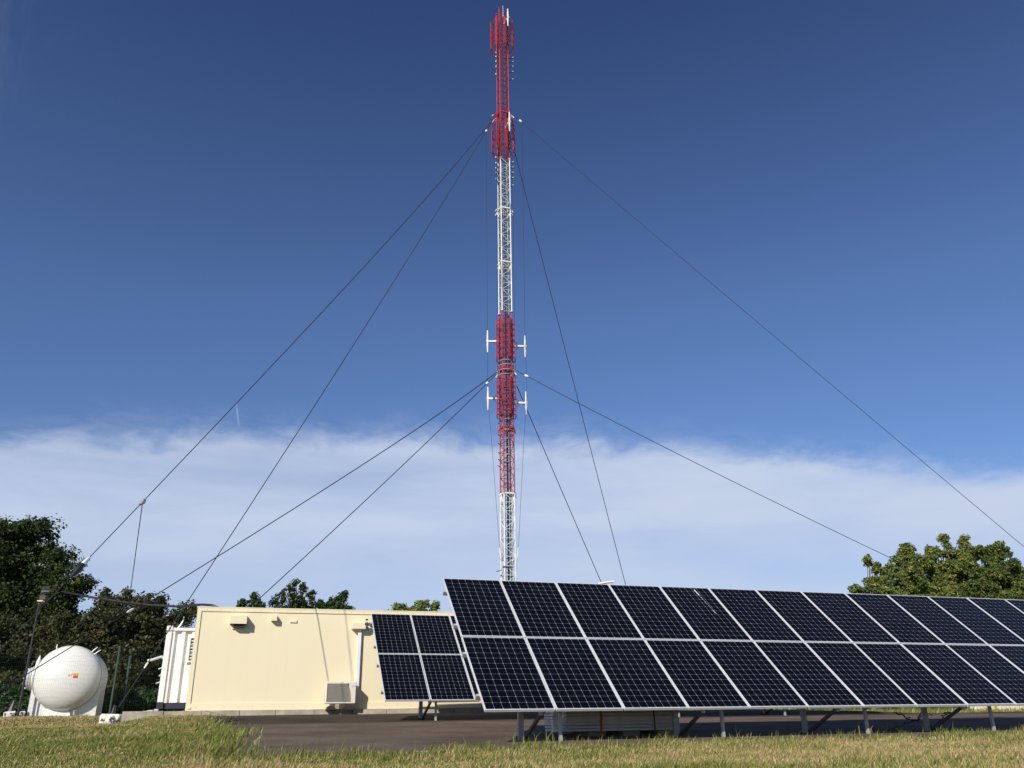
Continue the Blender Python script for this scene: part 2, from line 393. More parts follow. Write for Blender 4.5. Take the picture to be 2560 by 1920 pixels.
# grass blades ------------------------------------------------------
def vnoise(x, y, sc, seed):
    r = np.random.default_rng(seed).random((64, 64))
    gx = x*sc+100.3; gy = y*sc+77.7; ix = np.floor(gx).astype(int); iy = np.floor(gy).astype(int)
    fx = gx-ix; fy = gy-iy; fx = fx*fx*(3-2*fx); fy = fy*fy*(3-2*fy)
    q = lambda a, b: r[a % 64, b % 64]
    return (q(ix, iy)*(1-fx)+q(ix+1, iy)*fx)*(1-fy) + (q(ix, iy+1)*(1-fx)+q(ix+1, iy+1)*fx)*fy
def grass(name, n, sampler, label, hmul=1.0, wmul=1.0):
    x, y = sampler(n)
    s = x*N.x + y*N.y; t = x*D.x + y*D.y
    fr = pad_edge_front(np.clip(t, 0, 40)); lf = pad_edge_left(s)
    on_pad = (t > lf) & (s > fr) & (s < 25.6) & (t < 33.8)
    near_pad = np.exp(-np.clip(np.where(t > 0, fr - s, lf - t), 0, 9)/.28)
    near_left = np.where((t <= 0) | (s > fr), np.exp(-np.abs(np.clip(lf - t, 0, 9))/.8), 0)
    keep = ~on_pad
    keep |= on_pad & (RNG.random(n) < .10*np.exp(-(s-fr)/.35))
    keep |= on_pad & (RNG.random(n) < .55*np.exp(-(t-lf)/.16))
    x, y, s, t, near_pad, near_left = [q[keep] for q in (x, y, s, t, near_pad, near_left)]
    n = len(x); z = ground_z(x, y)
    patch = vnoise(x, y, .8, 1)*.45 + vnoise(x, y, 2.4, 2)*.35 + vnoise(x, y, 7, 3)*.2
    left = np.clip((-.5 - t)/3.0, 0, 1)
    # dryness: right foreground straw, left greener, brown strip by the kerb
    dry = .58 + 1.5*(patch-.5) - .16*left + .75*np.clip((s-22)/3.5, 0, 1)*np.clip(-t/.6+.3, 0, 1)
    dry = dry - .55*near_pad*(t > 0) - .25*near_left*(s > 11)
    dry += .30*np.clip((t-3)/6, 0, 1)
    isdry = RNG.random(n) < np.clip(dry, .06, .93)
    h = (.028 + .045*RNG.random(n)**1.6)*(1 + 1.0*near_pad + .5*near_left*(s > 11) + .15*left)*hmul*(1-.55*np.clip((s-17)/5, 0, 1)*(s < 25.5))
    h *= .85*np.where(isdry, .85, 1.1)*(0.75 + .6*vnoise(x, y, 1.6, 5))
    tuft = vnoise(x, y, 3.3, 9); h *= .7 + 1.1*np.clip(tuft-.45, 0, 1)*1.6
    stalk = RNG.random(n) < .006; h = np.where(stalk, h*1.9+.03, h)
    wd = (.0028 + .0028*RNG.random(n))*wmul; wd = np.where(stalk, wd*.7, wd)
    a = RNG.random(n)*2*np.pi; bend = (.25+.7*RNG.random(n))*h
    la = a + np.pi/2 + RNG.normal(0, .5, n)
    dx, dy = np.cos(a)*wd, np.sin(a)*wd; lx, ly = np.cos(la)*bend + .18*h, np.sin(la)*bend
    V = np.empty((n, 5, 3))
    V[:, 0] = np.stack([x-dx, y-dy, z-.01], 1); V[:, 1] = np.stack([x+dx, y+dy, z-.01], 1)
    V[:, 2] = np.stack([x+dx*.8+lx*.35, y+dy*.8+ly*.35, z+h*.6], 1); V[:, 3] = np.stack([x-dx*.8+lx*.35, y-dy*.8+ly*.35, z+h*.6], 1)
    V[:, 4] = np.stack([x+lx, y+ly, z+h], 1)
    k = np.arange(n)*5
    F = np.concatenate([np.stack([k, k+1, k+2], 1), np.stack([k, k+2, k+3], 1), np.stack([k+3, k+2, k+4], 1)])
    r = RNG.random((n, 1)); r2 = RNG.random((n, 1))
    green = np.array([.13,.175,.028])*(1-r) + np.array([.25,.28,.055])*r
    green = green*(.7+.5*r2)
    straw = np.array([.70,.57,.28])*(1-r) + np.array([.48,.34,.15])*r
    pink = np.array([.50,.31,.20]); straw = np.where(r2 > .8, pink*(.8+.4*r), straw)
    olive = np.array([.38,.35,.11])
    c = np.where(isdry[:, None], straw, green)
    c = np.where((RNG.random((n, 1)) < .25), olive*(.7+.6*r), c)
    C = np.repeat(c, 5, 0)
    o = raw_mesh(name, V.reshape(-1, 3), F, M['blade'], color=C, nper=3)
    tag(o, label, 'grass', kind='stuff')
    return o
def samp_front(n):
    y = 4.5 + 8.5*RNG.random(n*2)**.8; x = (RNG.random(n*2)*2-1)*(.74*y+.5)
    ok = np.ones(len(x), bool); return x[:n], y[:n]
def samp_right(n):
    y = 9 + 9*RNG.random(n); x = y*(.15+.6*RNG.random(n)); return x, y
def samp_left(n):
    y = 10 + 18*RNG.random(n)**.9; x = -y*(.28 + .55*RNG.random(n)); return x, y
def samp_far(n):
    t = 8+30*RNG.random(n); s = 25.7+22*RNG.random(n); return t*D.x+s*N.x, t*D.y+s*N.y
grass('grass', 260000, samp_front, 'short mixed green and straw grass covering the foreground')
grass('grass', 60000, samp_right, 'pale straw coloured grass along the front edge of the big solar array')
grass('grass', 210000, samp_left, 'greener taller grass on the slope at left below the round tank', 1.1, 1.5)
grass('grass', 70000, samp_far, 'green grass beyond the tarmac seen under the solar panels', 1.4, 2.2)

# ------------------------------------------------------------------ solar arrays
PW, PH, PITCHW = 1.046, 1.690, 1.066
TILT = .7021
def make_panel_meshes():
    f = MB(); tk = .040; fw = .013
    f.box((fw/2, PH/2, -tk/2), (fw, PH, tk)); f.box((PW-fw/2, PH/2, -tk/2), (fw, PH, tk))
    f.box((PW/2, fw/2, -tk/2), (PW-2*fw, fw, tk)); f.box((PW/2, PH-fw/2, -tk/2), (PW-2*fw, fw, tk))
    g = MB(); g.box((PW/2, PH/2, -.0065), (PW-2*fw, PH-2*fw, .005))
    back = MB(); back.box((PW/2, PH/2, -.012), (PW-2*fw, PH-2*fw, .004))
    return f, g
def array(label, loc, ncol, posts_thin, posts_thick, s0, group, base_rot=AZ):
    root = thing('solar_array', label, 'solar panels', loc, base_rot, group)
    rot = Matrix.Rotation(TILT, 4, 'X')
    f, g = make_panel_meshes()
    f0 = f.build('solar_panel', M['alu'], root); g0 = g.build('cell_sheet', M['cells'], f0)
    proto = (f0, g0); first = True
    for r in range(2):
        for c in range(ncol):
            if first: fo, go = proto; first = False
            else:
                fo = f0.copy(); go = g0.copy(); col.objects.link(fo); col.objects.link(go); fo.parent = root; go.parent = fo
            p = rot @ Vector((c*PITCHW + .002*math.sin(c*7.1+r), r*1.71, .002*math.sin(c*3.3+r*2)))
            fo.location = p; fo.rotation_euler = (TILT, 0, 0)
    W = ncol*PITCHW
    # rails across the array, under the panels, ends sticking out
    for v in (.36, 1.33, 2.07, 3.04):
        mb = MB(); c = rot @ Vector((0, v, -.075)); d = rot @ Vector((W, v, -.075))
        mb.bar(c + Vector((-.045, 0, 0)), d + Vector((.05, 0, 0)), .045, .07, up=(rot @ Vector((0, 0, 1)))[:])
        mb.build('rail', M['alu_dull'], root)
    # supports
    inv = root.matrix_basis.inverted()
    def und(y): return y*math.tan(TILT) - .13/math.cos(TILT)      # underside height at local y
    def gloc(x, y):
        q = Vector(loc) + D*x + N*y; return gz(q.x, q.y) - loc[2]
    for x in posts_thick:
        yb = 1.0; mb = MB(); zb = gloc(x, yb)
        # C-shaped post: web plus two flanges
        zt = und(yb)
        mb.bar((x, yb, zb-.05), (x, yb, zt), .070, .006, up=(0, 1, 0)); 
        mb.bar((x-.038, yb+.03, zb-.05), (x-.038, yb+.03, zt), .006, .06, up=(0, 1, 0)); mb.bar((x+.038, yb+.03, zb-.05), (x+.038, yb+.03, zt), .006, .06, up=(0, 1, 0))
        mb.build('post', M['alu_dull'], root)
        mb = MB(); mb.bar((x+.05, yb, zb+.02), (x+.05, .15, und(.15)+.03), .045, .045); mb.build('brace', M['steel_dark'], root)
        mb = MB(); mb.bar((x, .1, und(.1)+.035), (x, 2.55, und(2.55)+.035), .05, .08, up=(0, 0, 1)); mb.build('rafter', M['alu_dull'], root)
        mb = MB(); mb.bar((x-.05, yb, und(yb)-.15), (x-.05, 2.2, und(2.2)), .045, .045); mb.build('brace', M['steel_dark'], root)
    for x in posts_thin:
        yb = .45; zb = gloc(x, yb); mb = MB(); mb.bar((x, yb, zb-.05), (x, yb, und(yb)), .045, .045); mb.build('post', M['alu_dull'], root)
    return root
A1 = Vector((-.4384, 12.394, .1265)); A2 = Vector((-2.979, 20.13, .439))
def loc_x(u, v, org, yoff):
    s = org.dot(N) + yoff; p = at_s(u, v, s); return (p - org).dot(D)
s1 = A1.dot(N)
thick = [loc_x(u, 1800, A1, 1.0) for u in (1303, 1690, 2013, 2318, 2600)]
thin = [loc_x(u, 1800, A1, .45) for u in (1400, 1805, 2165, 2480, 2760)]
array('large near array of dark solar panels in two rows, reaching to the right edge', A1, 14, thin, thick, s1, 'solar arrays on the tarmac')
thick2 = [loc_x(1052, 1790, A2, 1.0)+3.2*i for i in range(4)]
thin2 = [loc_x(1089, 1790, A2, .45)+3.2*i for i in range(4)]
array('smaller looking far solar array half hidden behind the near one, standing before the cream shelter', A2, 13, thin2, thick2, 0, 'solar arrays on the tarmac')
# bird dropping streak on one panel of the near array
_a1 = bpy.data.objects['solar_array']; _rt = Matrix.Rotation(TILT, 4, 'X'); mb = MB()
for i in range(26):
    k_ = i/25; w_ = .012 if i < 6 else random.choice((.002, .003, .005, .008)); yy = 3.30-.78*k_
    p_ = _rt @ Vector((4*PITCHW+.70+.05*k_+random.uniform(-.004, .004), yy, .0025)); ex = Vector((w_, 0, 0)); ey = _rt @ Vector((0, .018 if i < 6 else .010, 0))
    mb.add([p_-ex-ey, p_+ex-ey, p_+ex+ey, p_-ex+ey], [(0, 1, 2, 3)])
mb.build('dropping_streak', M['insul'], _a1)

# ------------------------------------------------------------------ cream shelter
SA = R(17.0); SD = Vector((math.cos(SA), math.sin(SA), 0)); SN = Vector((-math.sin(SA), math.cos(SA), 0))
SO = Vector((-8.92, 24.0, .33)); SL, SW, SH = 8.9, 2.5, 2.71
def wall_xy(u, v, off=0.0):
    r = ((u-1280)*_R + (960-v)*_U)/FPX + _F; r = Vector(r)
    o = SO - SN*off
    p = r*(o.dot(SN)/r.dot(SN)); return (p-SO).dot(SD), p.z-SO.z
sh = thing('equipment_shelter', 'cream coloured flat roofed equipment shelter with vent hoods behind the solar panels', 'shelter', SO, SA)
mb = MB(); mb.box((SL/2, SW/2, SH/2-.01), (SL-.02, SW-.02, SH-.02)); mb.build('body', M['beige'], sh)
mb = MB(); fw = .10; pr = .018
mb.box((SL/2, -pr/2+.01, SH-fw/2), (SL+.02, pr+.02, fw)); mb.box((SL/2, -pr/2+.01, fw*.9), (SL+.02, pr+.02, fw*1.8))
mb.box((fw/2, -pr/2+.008, SH/2+.04), (fw+.01, pr+.016, SH-fw*2.8)); mb.box((SL-fw/2, -pr/2+.008, SH/2+.04), (fw+.01, pr+.016, SH-fw*2.8))
mb.build('edge_frame', M['beige'], sh)
mb = MB(); mb.box((SL/2, SW/2, SH+.012), (SL+.05, SW+.05, .024)); mb.build('roof', M['beige'], sh)
mb = MB(); mb.bar((fw+.008, -.003, .19), (fw+.008, -.003, SH-.11), .005, .004, up=(0, 1, 0)); mb.build('seam', M['grille'], sh)
mb = MB()
for i in range(24):
    x_ = .25+(SL-.5)*i/23; mb.box((x_, -.022, SH-.05), (.014, .006, .014)); mb.box((x_, -.022, .09), (.014, .006, .014))
for i in range(8):
    z_ = .3+(SH-.6)*i/7; mb.box((.05, -.012, z_), (.014, .012, .014))
mb.build('rivet', M['grille'], sh)
def hood(u0, u1, v0, v1, dep, louvre):
    x0, z1 = wall_xy(u0, v0, dep); x1, z0 = wall_xy(u1, v1, dep)
    m = MB(); th = .012
    # hood: sloping front with side cheeks, open underneath
    A = [(x0, 0, z1+.03), (x1, 0, z1+.03), (x1, -dep, z1-.02), (x0, -dep, z1-.02)]
    B = [(x0, 0, z0), (x1, 0, z0), (x1, -dep, z0), (x0, -dep, z0)]
    def wallp(q):
        c = sum((Vector(k) for k in q), Vector())/len(q)
        n = (Vector(q[1])-Vector(q[0])).cross(Vector(q[2])-Vector(q[0])).normalized()*th
        m.add([Vector(k) for k in q]+[Vector(k)+n for k in q], [(0,1,2,3),(7,6,5,4),(0,4,5,1),(1,5,6,2),(2,6,7,3),(3,7,4,0)])
    wallp([A[0], A[3], A[2], A[1]]); wallp([A[3], B[3], B[2], A[2]]); wallp([A[0], B[0], B[3], A[3]]); wallp([A[1], A[2], B[2], B[1]])
    o = m.build('vent_hood', M['beige'], sh)
    if louvre:
        k = MB(); k.box(((x0+x1)/2+.02, -dep*.42, z0-.03), ((x1-x0)*.62, dep*.7, .10)); k.build('vent_grille', M['dark'], o)
        k = MB(); k.box(((x0+x1)/2+.0, -.02, z0-.10), ((x1-x0)*.7, .04, .04)); k.build('vent_sill', M['beige'], o)
hood(577, 616, 1540, 1559.5, .26, True); hood(680, 692, 1540, 1552, .16, False)
x0, z1 = wall_xy(725, 1549.5); x1, z0 = wall_xy(742, 1557)
mb = MB(); mb.cbox(((x0+x1)/2, -.012, (z0+z1)/2), (x1-x0, .03, z1-z0), .008); mb.build('cover_plate', M['beige'], sh)
x0, z1 = wall_xy(881, 1556, .2); x1, z0 = wall_xy(914.5, 1573, .2)
mb = MB(); mb.cbox(((x0+x1)/2, -.11, (z0+z1)/2), (x1-x0, .22, z1-z0), .012); mb.build('junction_box', M['beige'], sh)
mb = MB(); xd, zd = wall_xy(891, 1700, .08); ztop = z0
mb.cbox((xd+.03, -.055, (ztop+.55)/2), (.105, .08, ztop-.55-.004), .008); mb.build('cable_duct', M['white'], sh)
mb = MB(); mb.box((wall_xy(470, 1772)[0]+.03, -.03, .07), (.06, .02, .05)); mb.build('earth_lug', M['beige'], sh)
# kerb and slab in front of the shelter
kb = MB()
def seg_box(t0, t1, s0, s1, z0, z1, top_jit=0):
    a, b, c, d = ts(t0, s0), ts(t1, s0), ts(t1, s1), ts(t0, s1)
    kb.add([(*p.xy, z0) for p in (a, b, c, d)] + [(*p.xy, z1+random.uniform(-1, 1)*top_jit) for p in (a, b, c, d)],
           [(3,2,1,0),(4,5,6,7),(0,1,5,4),(1,2,6,5),(2,3,7,6),(3,0,4,7)])
t = -2.3
while t < 10:
    l = random.uniform(.9, 1.05); seg_box(t, t+l-.015, 25.30+random.uniform(-.015, .015), 25.46, 0, .325, .008); t += l
kb.build('kerb', M['concrete'])['kind'] = 'structure'
kb = MB(); seg_box(-2.3, 9.5, 25.475, 29.5, 0, .315); kb.build('concrete_slab', M['concrete'])['kind'] = 'structure'
# white plank along the foot of the shelter
pl = MB(); a = SO + SD*6.2 - SN*.25; b = SO + SD*8.1 - SN*.25
pl.bar(a+Vector((0,0,.16)), b+Vector((0,0,.18)), .12, .035)
tag(pl.build('plank', M['white']), 'long pale plank lying low along the foot of the shelter under the far array', 'plank')

# air conditioner ---------------------------------------------------
x0, z1 = wall_xy(816, 1704, .50); x1, z0 = wall_xy(888.5, 1759, .50)
aw, ah, ad = x1-x0, z1-z0, .30
ac = thing('air_conditioner', 'cream outdoor air conditioner with grey grille standing against the shelter wall', 'air conditioner', SO + SD*((x0+x1)/2) - SN*.50 + Vector((0, 0, z0)), SA)
mb = MB(); mb.cbox((0, ad/2, ah/2), (aw, ad, ah), .015); mb.build('casing', M['ac'], ac)
# grille: slats whose right end follows a curve
mb = MB(); nsl = 22
for i in range(nsl):
    z = .05 + (ah-.10)*(i+.5)/nsl; fz = (z/ah)
    xr = aw*.5*(.66 - .52*max(0, fz-.15)**2.2*.9)
    mb.box(((-aw/2+.05+xr)/2, -.006, z), (xr+aw/2-.05, .012, (ah-.10)/nsl*.62))
mb.build('fan_grille', M['grille'], ac)
mb = MB(); mb.box((-aw*.10, -.001+.002, ah/2), (aw*.72, .006, ah-.10)); mb.build('grille_recess', M['steel_dark'], ac)
mb = MB(); mb.box((aw*.40, -.004, ah*.80), (.09, .006, .012)); mb.build('badge', M['grille'], ac)
mb = MB(); mb.cbox((aw/2+.03, ad*.6, ah*.25), (.06, ad*.4, ah*.38), .01); mb.build('valve_cover', M['white'], ac)
for sx in (-1, 1):
    mb = MB(); c = Vector((sx*aw*.30, .1, -z0+.0)); 
    pts = [(c.x-.13, -.02), (c.x-.10, .05), (c.x-.04, .085), (c.x+.04, .085), (c.x+.10, .05), (c.x+.13, -.02)]
    vs = [(px_, yy, min(pz, z0+.0)-z0+.0) for yy in (-.06, .32) for (px_, pz) in pts]
    n_ = len(pts); mb.add(vs, [tuple(range(n_)), tuple(range(2*n_-1, n_-1, -1))]+[(i, (i+1) % n_, n_+(i+1) % n_, n_+i) for i in range(n_)])
    mb.build('rubber_foot', M['black'], ac)
mb = MB(); mb.box((-.08, .06, -z0/2), (.10, .08, z0)); mb.build('stand', M['concrete'], ac)

# security camera
cx0, cz0 = wall_xy(921, 1560, .2)
sc = thing('security_camera', 'small dark security camera on the shelter wall beside the far solar array', 'camera', SO + SD*cx0 - SN*.2 + Vector((0, 0, cz0)), SA)
mb = MB(); mb.tube([(-.10, 0, .0), (.13, -.03, -.02)], .042, 12); mb.build('camera_body', M['steel_dark'], sc)
mb = MB(); mb.tube([(-.05, .2, -.03), (-.05, .02, -.03)], .02); mb.tube([(-.05, .0, .05), (-.05, 0, -.1)], .035); mb.build('bracket', M['steel_dark'], sc)
mb = MB(); mb.box((-.05, 0, .12), (.07, .06, .04)); mb.build('sensor', M['black'], sc)
mb = MB(); mb.tube([(.13, -.03, -.02), (.145, -.032, -.021)], .035, 12); mb.build('lens', M['insul'], sc)

# ------------------------------------------------------------------ white corrugated container
CO = at(390, 1776, 27.0); CO.z = .44
topz = at(418, 1568, 27.0).z
CH = topz - CO.z; CW = 2.44; CL = 6.0
ct = thing('shipping_container', 'white corrugated metal container on a dark blue base, half hidden behind the cream shelter', 'container', CO, SA)
mb = MB(); bh = .17
nco = 7; pit = CW/nco; prof = []
for i in range(nco):
    x = .16 + i*(CW-.32)/nco; w_ = (CW-.32)/nco
    prof += [(x, 0), (x+w_*.32, 0), (x+w_*.52, .085), (x+w_*.86, .085)]
prof.append((CW-.16, 0))
vs = [(x, y+.03, bh) for x, y in prof] + [(x, y+.03, CH-.10) for x, y in prof]; n_ = len(prof)
mb.add(vs, [(i, i+1, n_+i+1, n_+i) for i in range(n_-1)])
mb.box((CW/2, CL/2+.17, CH/2+bh/2), (CW-.06, CL-.1, CH-bh-.06)); mb.build('corrugated_wall', M['white'], ct)
for sx in (0, 1):
    mb = MB(); mb.cbox((.085 if sx == 0 else CW-.085, .06, CH/2+bh/2-.06), (.17, .16, CH-bh-.14), .015); o = mb.build('corner_post', M['white'], ct)
    mb = MB(); mb.cbox((.085 if sx == 0 else CW-.085, .075, CH-.03), (.19, .20, .15), .02); o2 = mb.build('corner_casting', M['white'], ct)
    mb = MB(); mb.tube([(.085 if sx == 0 else CW-.085, -.028, CH-.03), (.085 if sx == 0 else CW-.085, -.02, CH-.03)], .03, 12); mb.build('casting_hole', M['dark'], o2)
mb = MB(); mb.box((CW/2, .06, CH-.055), (CW-.38, .13, .09)); mb.build('top_rail', M['white'], ct)
mb = MB(); mb.box((.55*CW, CL/2, bh/2-.006), (.9*CW, CL-.1, bh-.012)); mb.box((.085, .075, bh/2), (.19, .2, bh-.004)); mb.build('base', M['navy'], ct)
# louvred window
wx0, wx1, wz0, wz1 = 1.02, 1.75, 1.55, 2.42
wz1 = CH-.30; wz0 = CH-1.02; wx0 = .70
mb = MB(); fwd = .05
mb.box(((wx0+wx1)/2, 0, wz1), (wx1-wx0, .08, fwd)); mb.box(((wx0+wx1)/2, -.01, wz0), (wx1-wx0+.12, .11, fwd))
mb.box((wx0+.02, 0, (wz0+wz1)/2), (fwd, .076, wz1-wz0-fwd)); mb.box((wx1-.02, 0, (wz0+wz1)/2), (fwd, .076, wz1-wz0-fwd)); wo = mb.build('window', M['white'], ct)
mb = MB(); mb.box(((wx0+wx1)/2, .022, (wz0+wz1)/2), (wx1-wx0-.1, .01, wz1-wz0-.06)); mb.build('opening', M['dark'], wo)
mb = MB()
for i in range(6):
    z = wz0+.06+(wz1-wz0-.1)*(i+.5)/6; mb.box(((wx0+wx1)/2, 0, z), (wx1-wx0-.1, .05, .012), Matrix.Rotation(R(35), 3, 'X').to_4x4().to_3x3())
    mb.box(((wx0+wx1)/2, .01, z-.02), (wx1-wx0-.1, .012, .05))
mb.build('louvre', M['white'], wo)
# arm sticking out at left
ap = at(392, 1644, 27.4) - CO; aq = at(379, 1650, 27.2) - CO
Ri = Matrix.Rotation(-SA, 3, 'Z')
mb = MB(); mb.tube([Ri @ ap + Vector((.15, 0, .03)), Ri @ aq], .04, 10); mb.tube([Ri @ aq, Ri @ aq + Vector((-.12, 0, -.015))], [.045, .03], 10); mb.build('side_arm', M['white'], ct)
mb = MB(); q = [Vector((.28, .3, CH-.02)), Vector((.36, .3, CH+.10)), Vector((.42, .3, CH+.24)), Vector((.43, .3, CH+.36))]
mb.tube(q, [.03, .03, .02, .010], 8); mb.build('roof_vent_pipe', M['insul'], ct)
mb = MB()
for (zz, dd) in ((1.2, .10), (1.0, .06), (.78, .12), (1.52, .05)):
    mb.tube([(.0, .2, zz), (-dd, .15, zz-.05)], .022, 6)
mb.build('hinge', M['insul'], ct)

rbp = at(385, 1782, 26.2); mb = MB()
for i in range(26):
    k_ = random.random(); sz_ = random.uniform(.04, .13); mb.cbox((-.75*k_, random.uniform(-.2, .2), max(0, .20*(1-k_))*random.random()+.03), (sz_*1.4, sz_, sz_*.7), sz_*.15)
o = mb.build('rubble_pile', M['seam']); o.location = (rbp.x, rbp.y, gz(rbp.x, rbp.y)); tag(o, 'small pile of grey rubble at the foot of the white container', 'rubble')
mb = MB()
for i in range(110):
    t_ = random.uniform(.4, 9); s_ = random.uniform(11, 20); q = ts(t_, s_); z_ = gz(q.x, q.y)+.006; r_ = random.choice((.006, .008, .011, .016))
    mb.add([(q.x+r_, q.y, z_+.003), (q.x, q.y+r_, z_+.003), (q.x-r_*.8, q.y, z_+.003), (q.x, q.y-r_, z_+.003), (q.x, q.y, z_+r_), (q.x, q.y, z_-.002)], [(0,1,4),(1,2,4),(2,3,4),(3,0,4),(1,0,5),(2,1,5),(3,2,5),(0,3,5)])
tag(mb.build('gravel', M['brick']), 'loose pale pebbles scattered on the brown tarmac', 'gravel', kind='stuff')
# ------------------------------------------------------------------ gas tank
TY = 27.0
tc_ = at(168, 1695, TY); tr_ = .945
slab_z = at(150, 1797, TY-.6).z
tk = thing('gas_tank', 'large white rounded gas tank on white saddles standing behind the green mesh fence', 'tank', (tc_.x, tc_.y, slab_z), AZ-.02)
cz = tc_.z - slab_z
mb = MB(); prof = []; LT = 1.55
for i in range(15):
    a = (math.pi/2)*i/14; prof.append((-.50*math.cos(a), tr_*math.sin(a)))
for i in range(1, 7): prof.append((LT*i/6, tr_))
for i in range(1, 13):
    a = (math.pi/2)*i/12; prof.append((LT+.45*math.sin(a), max(tr_*math.cos(a), .001)))
nn = 64; vs = []
for (yy, rr) in prof:
    for j in range(nn):
        a = 2*math.pi*j/nn; vs.append((max(rr, .001)*math.cos(a), yy, cz+max(rr, .001)*math.sin(a)))
mb.add(vs, [(i*nn+j, i*nn+(j+1) % nn, (i+1)*nn+(j+1) % nn, (i+1)*nn+j) for i in range(len(prof)-1) for j in range(nn)])
shell = mb.build('tank_shell', M['tank'], tk, smooth=True)
mb = MB(); vs = []
for yy, rr in ((.0, tr_+.002), (.0, tr_+.012), (.05, tr_+.012), (.05, tr_+.002)):
    for j in range(nn): a = 2*math.pi*j/nn; vs.append((rr*math.cos(a), yy, cz+rr*math.sin(a)))
mb.add(vs, [(i*nn+j, i*nn+(j+1) % nn, (i+1)*nn+(j+1) % nn, (i+1)*nn+j) for i in range(3) for j in range(nn)]); mb.build('weld_band', M['seam'], shell)
for yy in (.10, 1.2):
    mb = MB(); hw = .94; n_ = 20; top = []
    for i in range(n_+1):
        a = math.pi + math.asin(min(1, hw/tr_))*0 + (math.pi)*i/n_
    pts = []
    for i in range(n_+1):
        x = -hw + 2*hw*i/n_; pts.append((x, cz - math.sqrt(max(tr_**2 - x*x, 0)) + .03))
    for off in (0, .16):
        pass
    V0 = [(x, yy, 0) for x, z in pts] + [(x, yy, z) for x, z in pts] + [(x, yy+.16, 0) for x, z in pts] + [(x, yy+.16, z) for x, z in pts]
    k = n_+1; F0 = []
    for i in range(n_):
        F0 += [(i, i+1, k+i+1, k+i), (2*k+i, 3*k+i, 3*k+i+1, 2*k+i+1), (k+i, k+i+1, 3*k+i+1, 3*k+i), (i, 2*k+i, 2*k+i+1, i+1)]
    F0 += [(0, k, 3*k, 2*k), (k-1, 3*k-1, 4*k-1, 2*k-1)]
    mb.add(V0, F0); mb.build('saddle', M['white'], tk)
mb = MB()
mb.add([(-.42, -.12, 0), (.30, -.12, 0), (.30, .36, 0), (-.42, .36, 0), (-.42, .0, cz-tr_*.90), (.22, .0, cz-tr_*.985), (.22, .36, cz-tr_*.985), (-.42, .36, cz-tr_*.90)],
       [(3,2,1,0),(4,5,6,7),(0,1,5,4),(1,2,6,5),(2,3,7,6),(3,0,4,7)]); mb.build('foot', M['white'], tk)
# lifting lugs
for a, yy in ((R(118), .1), (R(56), .25), (R(48), .1)):
    mb = MB(); d = Vector((math.cos(a), 0, math.sin(a))); c = Vector((0, yy, cz))
    mb.tube([c+d*(tr_-.02), c+d*(tr_+.09)+Vector((.02, 0, 0)), c+d*(tr_+.16)+Vector((.06, 0, .02))], [.022, .02, .01], 8); mb.build('lifting_lug', M['white'], tk)
# valve hood at left
mb = MB(); hc = Vector((-tr_-.02, .45, cz+.0))
mb.tube([hc+Vector((.10, 0, 0)), hc+Vector((-.07, 0, 0))], .34, 20); vh = mb.build('inspection_flange', M['white'], tk)
for k_ in range(4):
    m2 = MB(); m2.tube([hc+Vector((-.07-.035*k_-.004, 0, 0)), hc+Vector((-.07-.035*k_-.022, 0, 0))], .36-.02*(k_ % 2)-.015*k_, 20); m2.build('flange_ring', M['insul'], vh)
m2 = MB()
for k_ in range(10):
    a = R(36*k_); p_ = hc + Vector((-.2, .29*math.cos(a), .29*math.sin(a))); m2.tube([p_, p_+Vector((-.07, 0, 0))], .02, 6)
m2.build('bolt', M['insul'], vh)
mb = MB(); mb.tube([hc+Vector((.0, 0, .25)), hc+Vector((.0, 0, .50)), hc+Vector((.02, 0, .68))], [.075, .06, .012], 10); mb.build('relief_valve', M['white'], tk)
# drain under tank
mb = MB(); mb.tube([(.38, -.12, cz-tr_+.02), (.38, -.12, .03)], .035, 8); mb.build('drain_pipe', M['alu_dull'], tk)
# small painted mark on the front dish
def dish(x, z, off=.006):
    r_ = math.hypot(x, z); a = math.asin(min(r_/tr_, .999)); return Vector((x, -.50*math.cos(a)-off, cz+z))
def decal(poly, mat):
    mb = MB(); (x0_, z0_), (x1_, z1_) = poly; nx_ = 5
    vs = [dish(x0_+(x1_-x0_)*i/nx_, z0_+(z1_-z0_)*j/nx_) for j in range(nx_+1) for i in range(nx_+1)]
    mb.add(vs, [(j*(nx_+1)+i, j*(nx_+1)+i+1, (j+1)*(nx_+1)+i+1, (j+1)*(nx_+1)+i) for j in range(nx_) for i in range(nx_)]); return mb
lx, lz = .235, .04
for (dz0, dz1, mt) in ((.045, .085, 'logo_ye'), (-.005, .045, 'logo_or'), (-.06, -.012, 'logo_re')):
    decal(((lx, lz+dz0), (lx+.125, lz+dz1)), None).build('painted_mark', M[mt], shell)
mb = MB()
for (x_, z_) in ((-.13, 0), (-.115, .02), (-.10, -.005), (-.08, .012), (-.055, .025), (-.04, .05), (-.02, .045)):
    mb.add([dish(lx+x_+i*.018-.009, lz+z_+j*.018-.009) for j in (0, 1) for i in (0, 1)], [(0, 1, 3, 2)])
mb.build('painted_squiggle', M['logo_re'], shell)
# slab of the tank
kb = MB()
a = at(-120, 1800, TY-.9); b = at(330, 1790, TY-.9)
for (p0, p1) in ((Vector((a.x-6, a.y-1.9, 0)), Vector((b.x+.2, b.y+.1, 0))),):
    dd = (p1-p0).normalized(); n2 = Vector((-dd.y, dd.x, 0)); q0 = p0+n2*5; q1 = p1+n2*5
    kb.add([(p.x, p.y, -.1) for p in (p0, p1, q1, q0)]+[(p.x, p.y, slab_z) for p in (p0, p1, q1, q0)], [(3,2,1,0),(4,5,6,7),(0,1,5,4),(1,2,6,5),(2,3,7,6),(3,0,4,7)])
kb.build('concrete_footing', M['concrete'])['kind'] = 'structure'

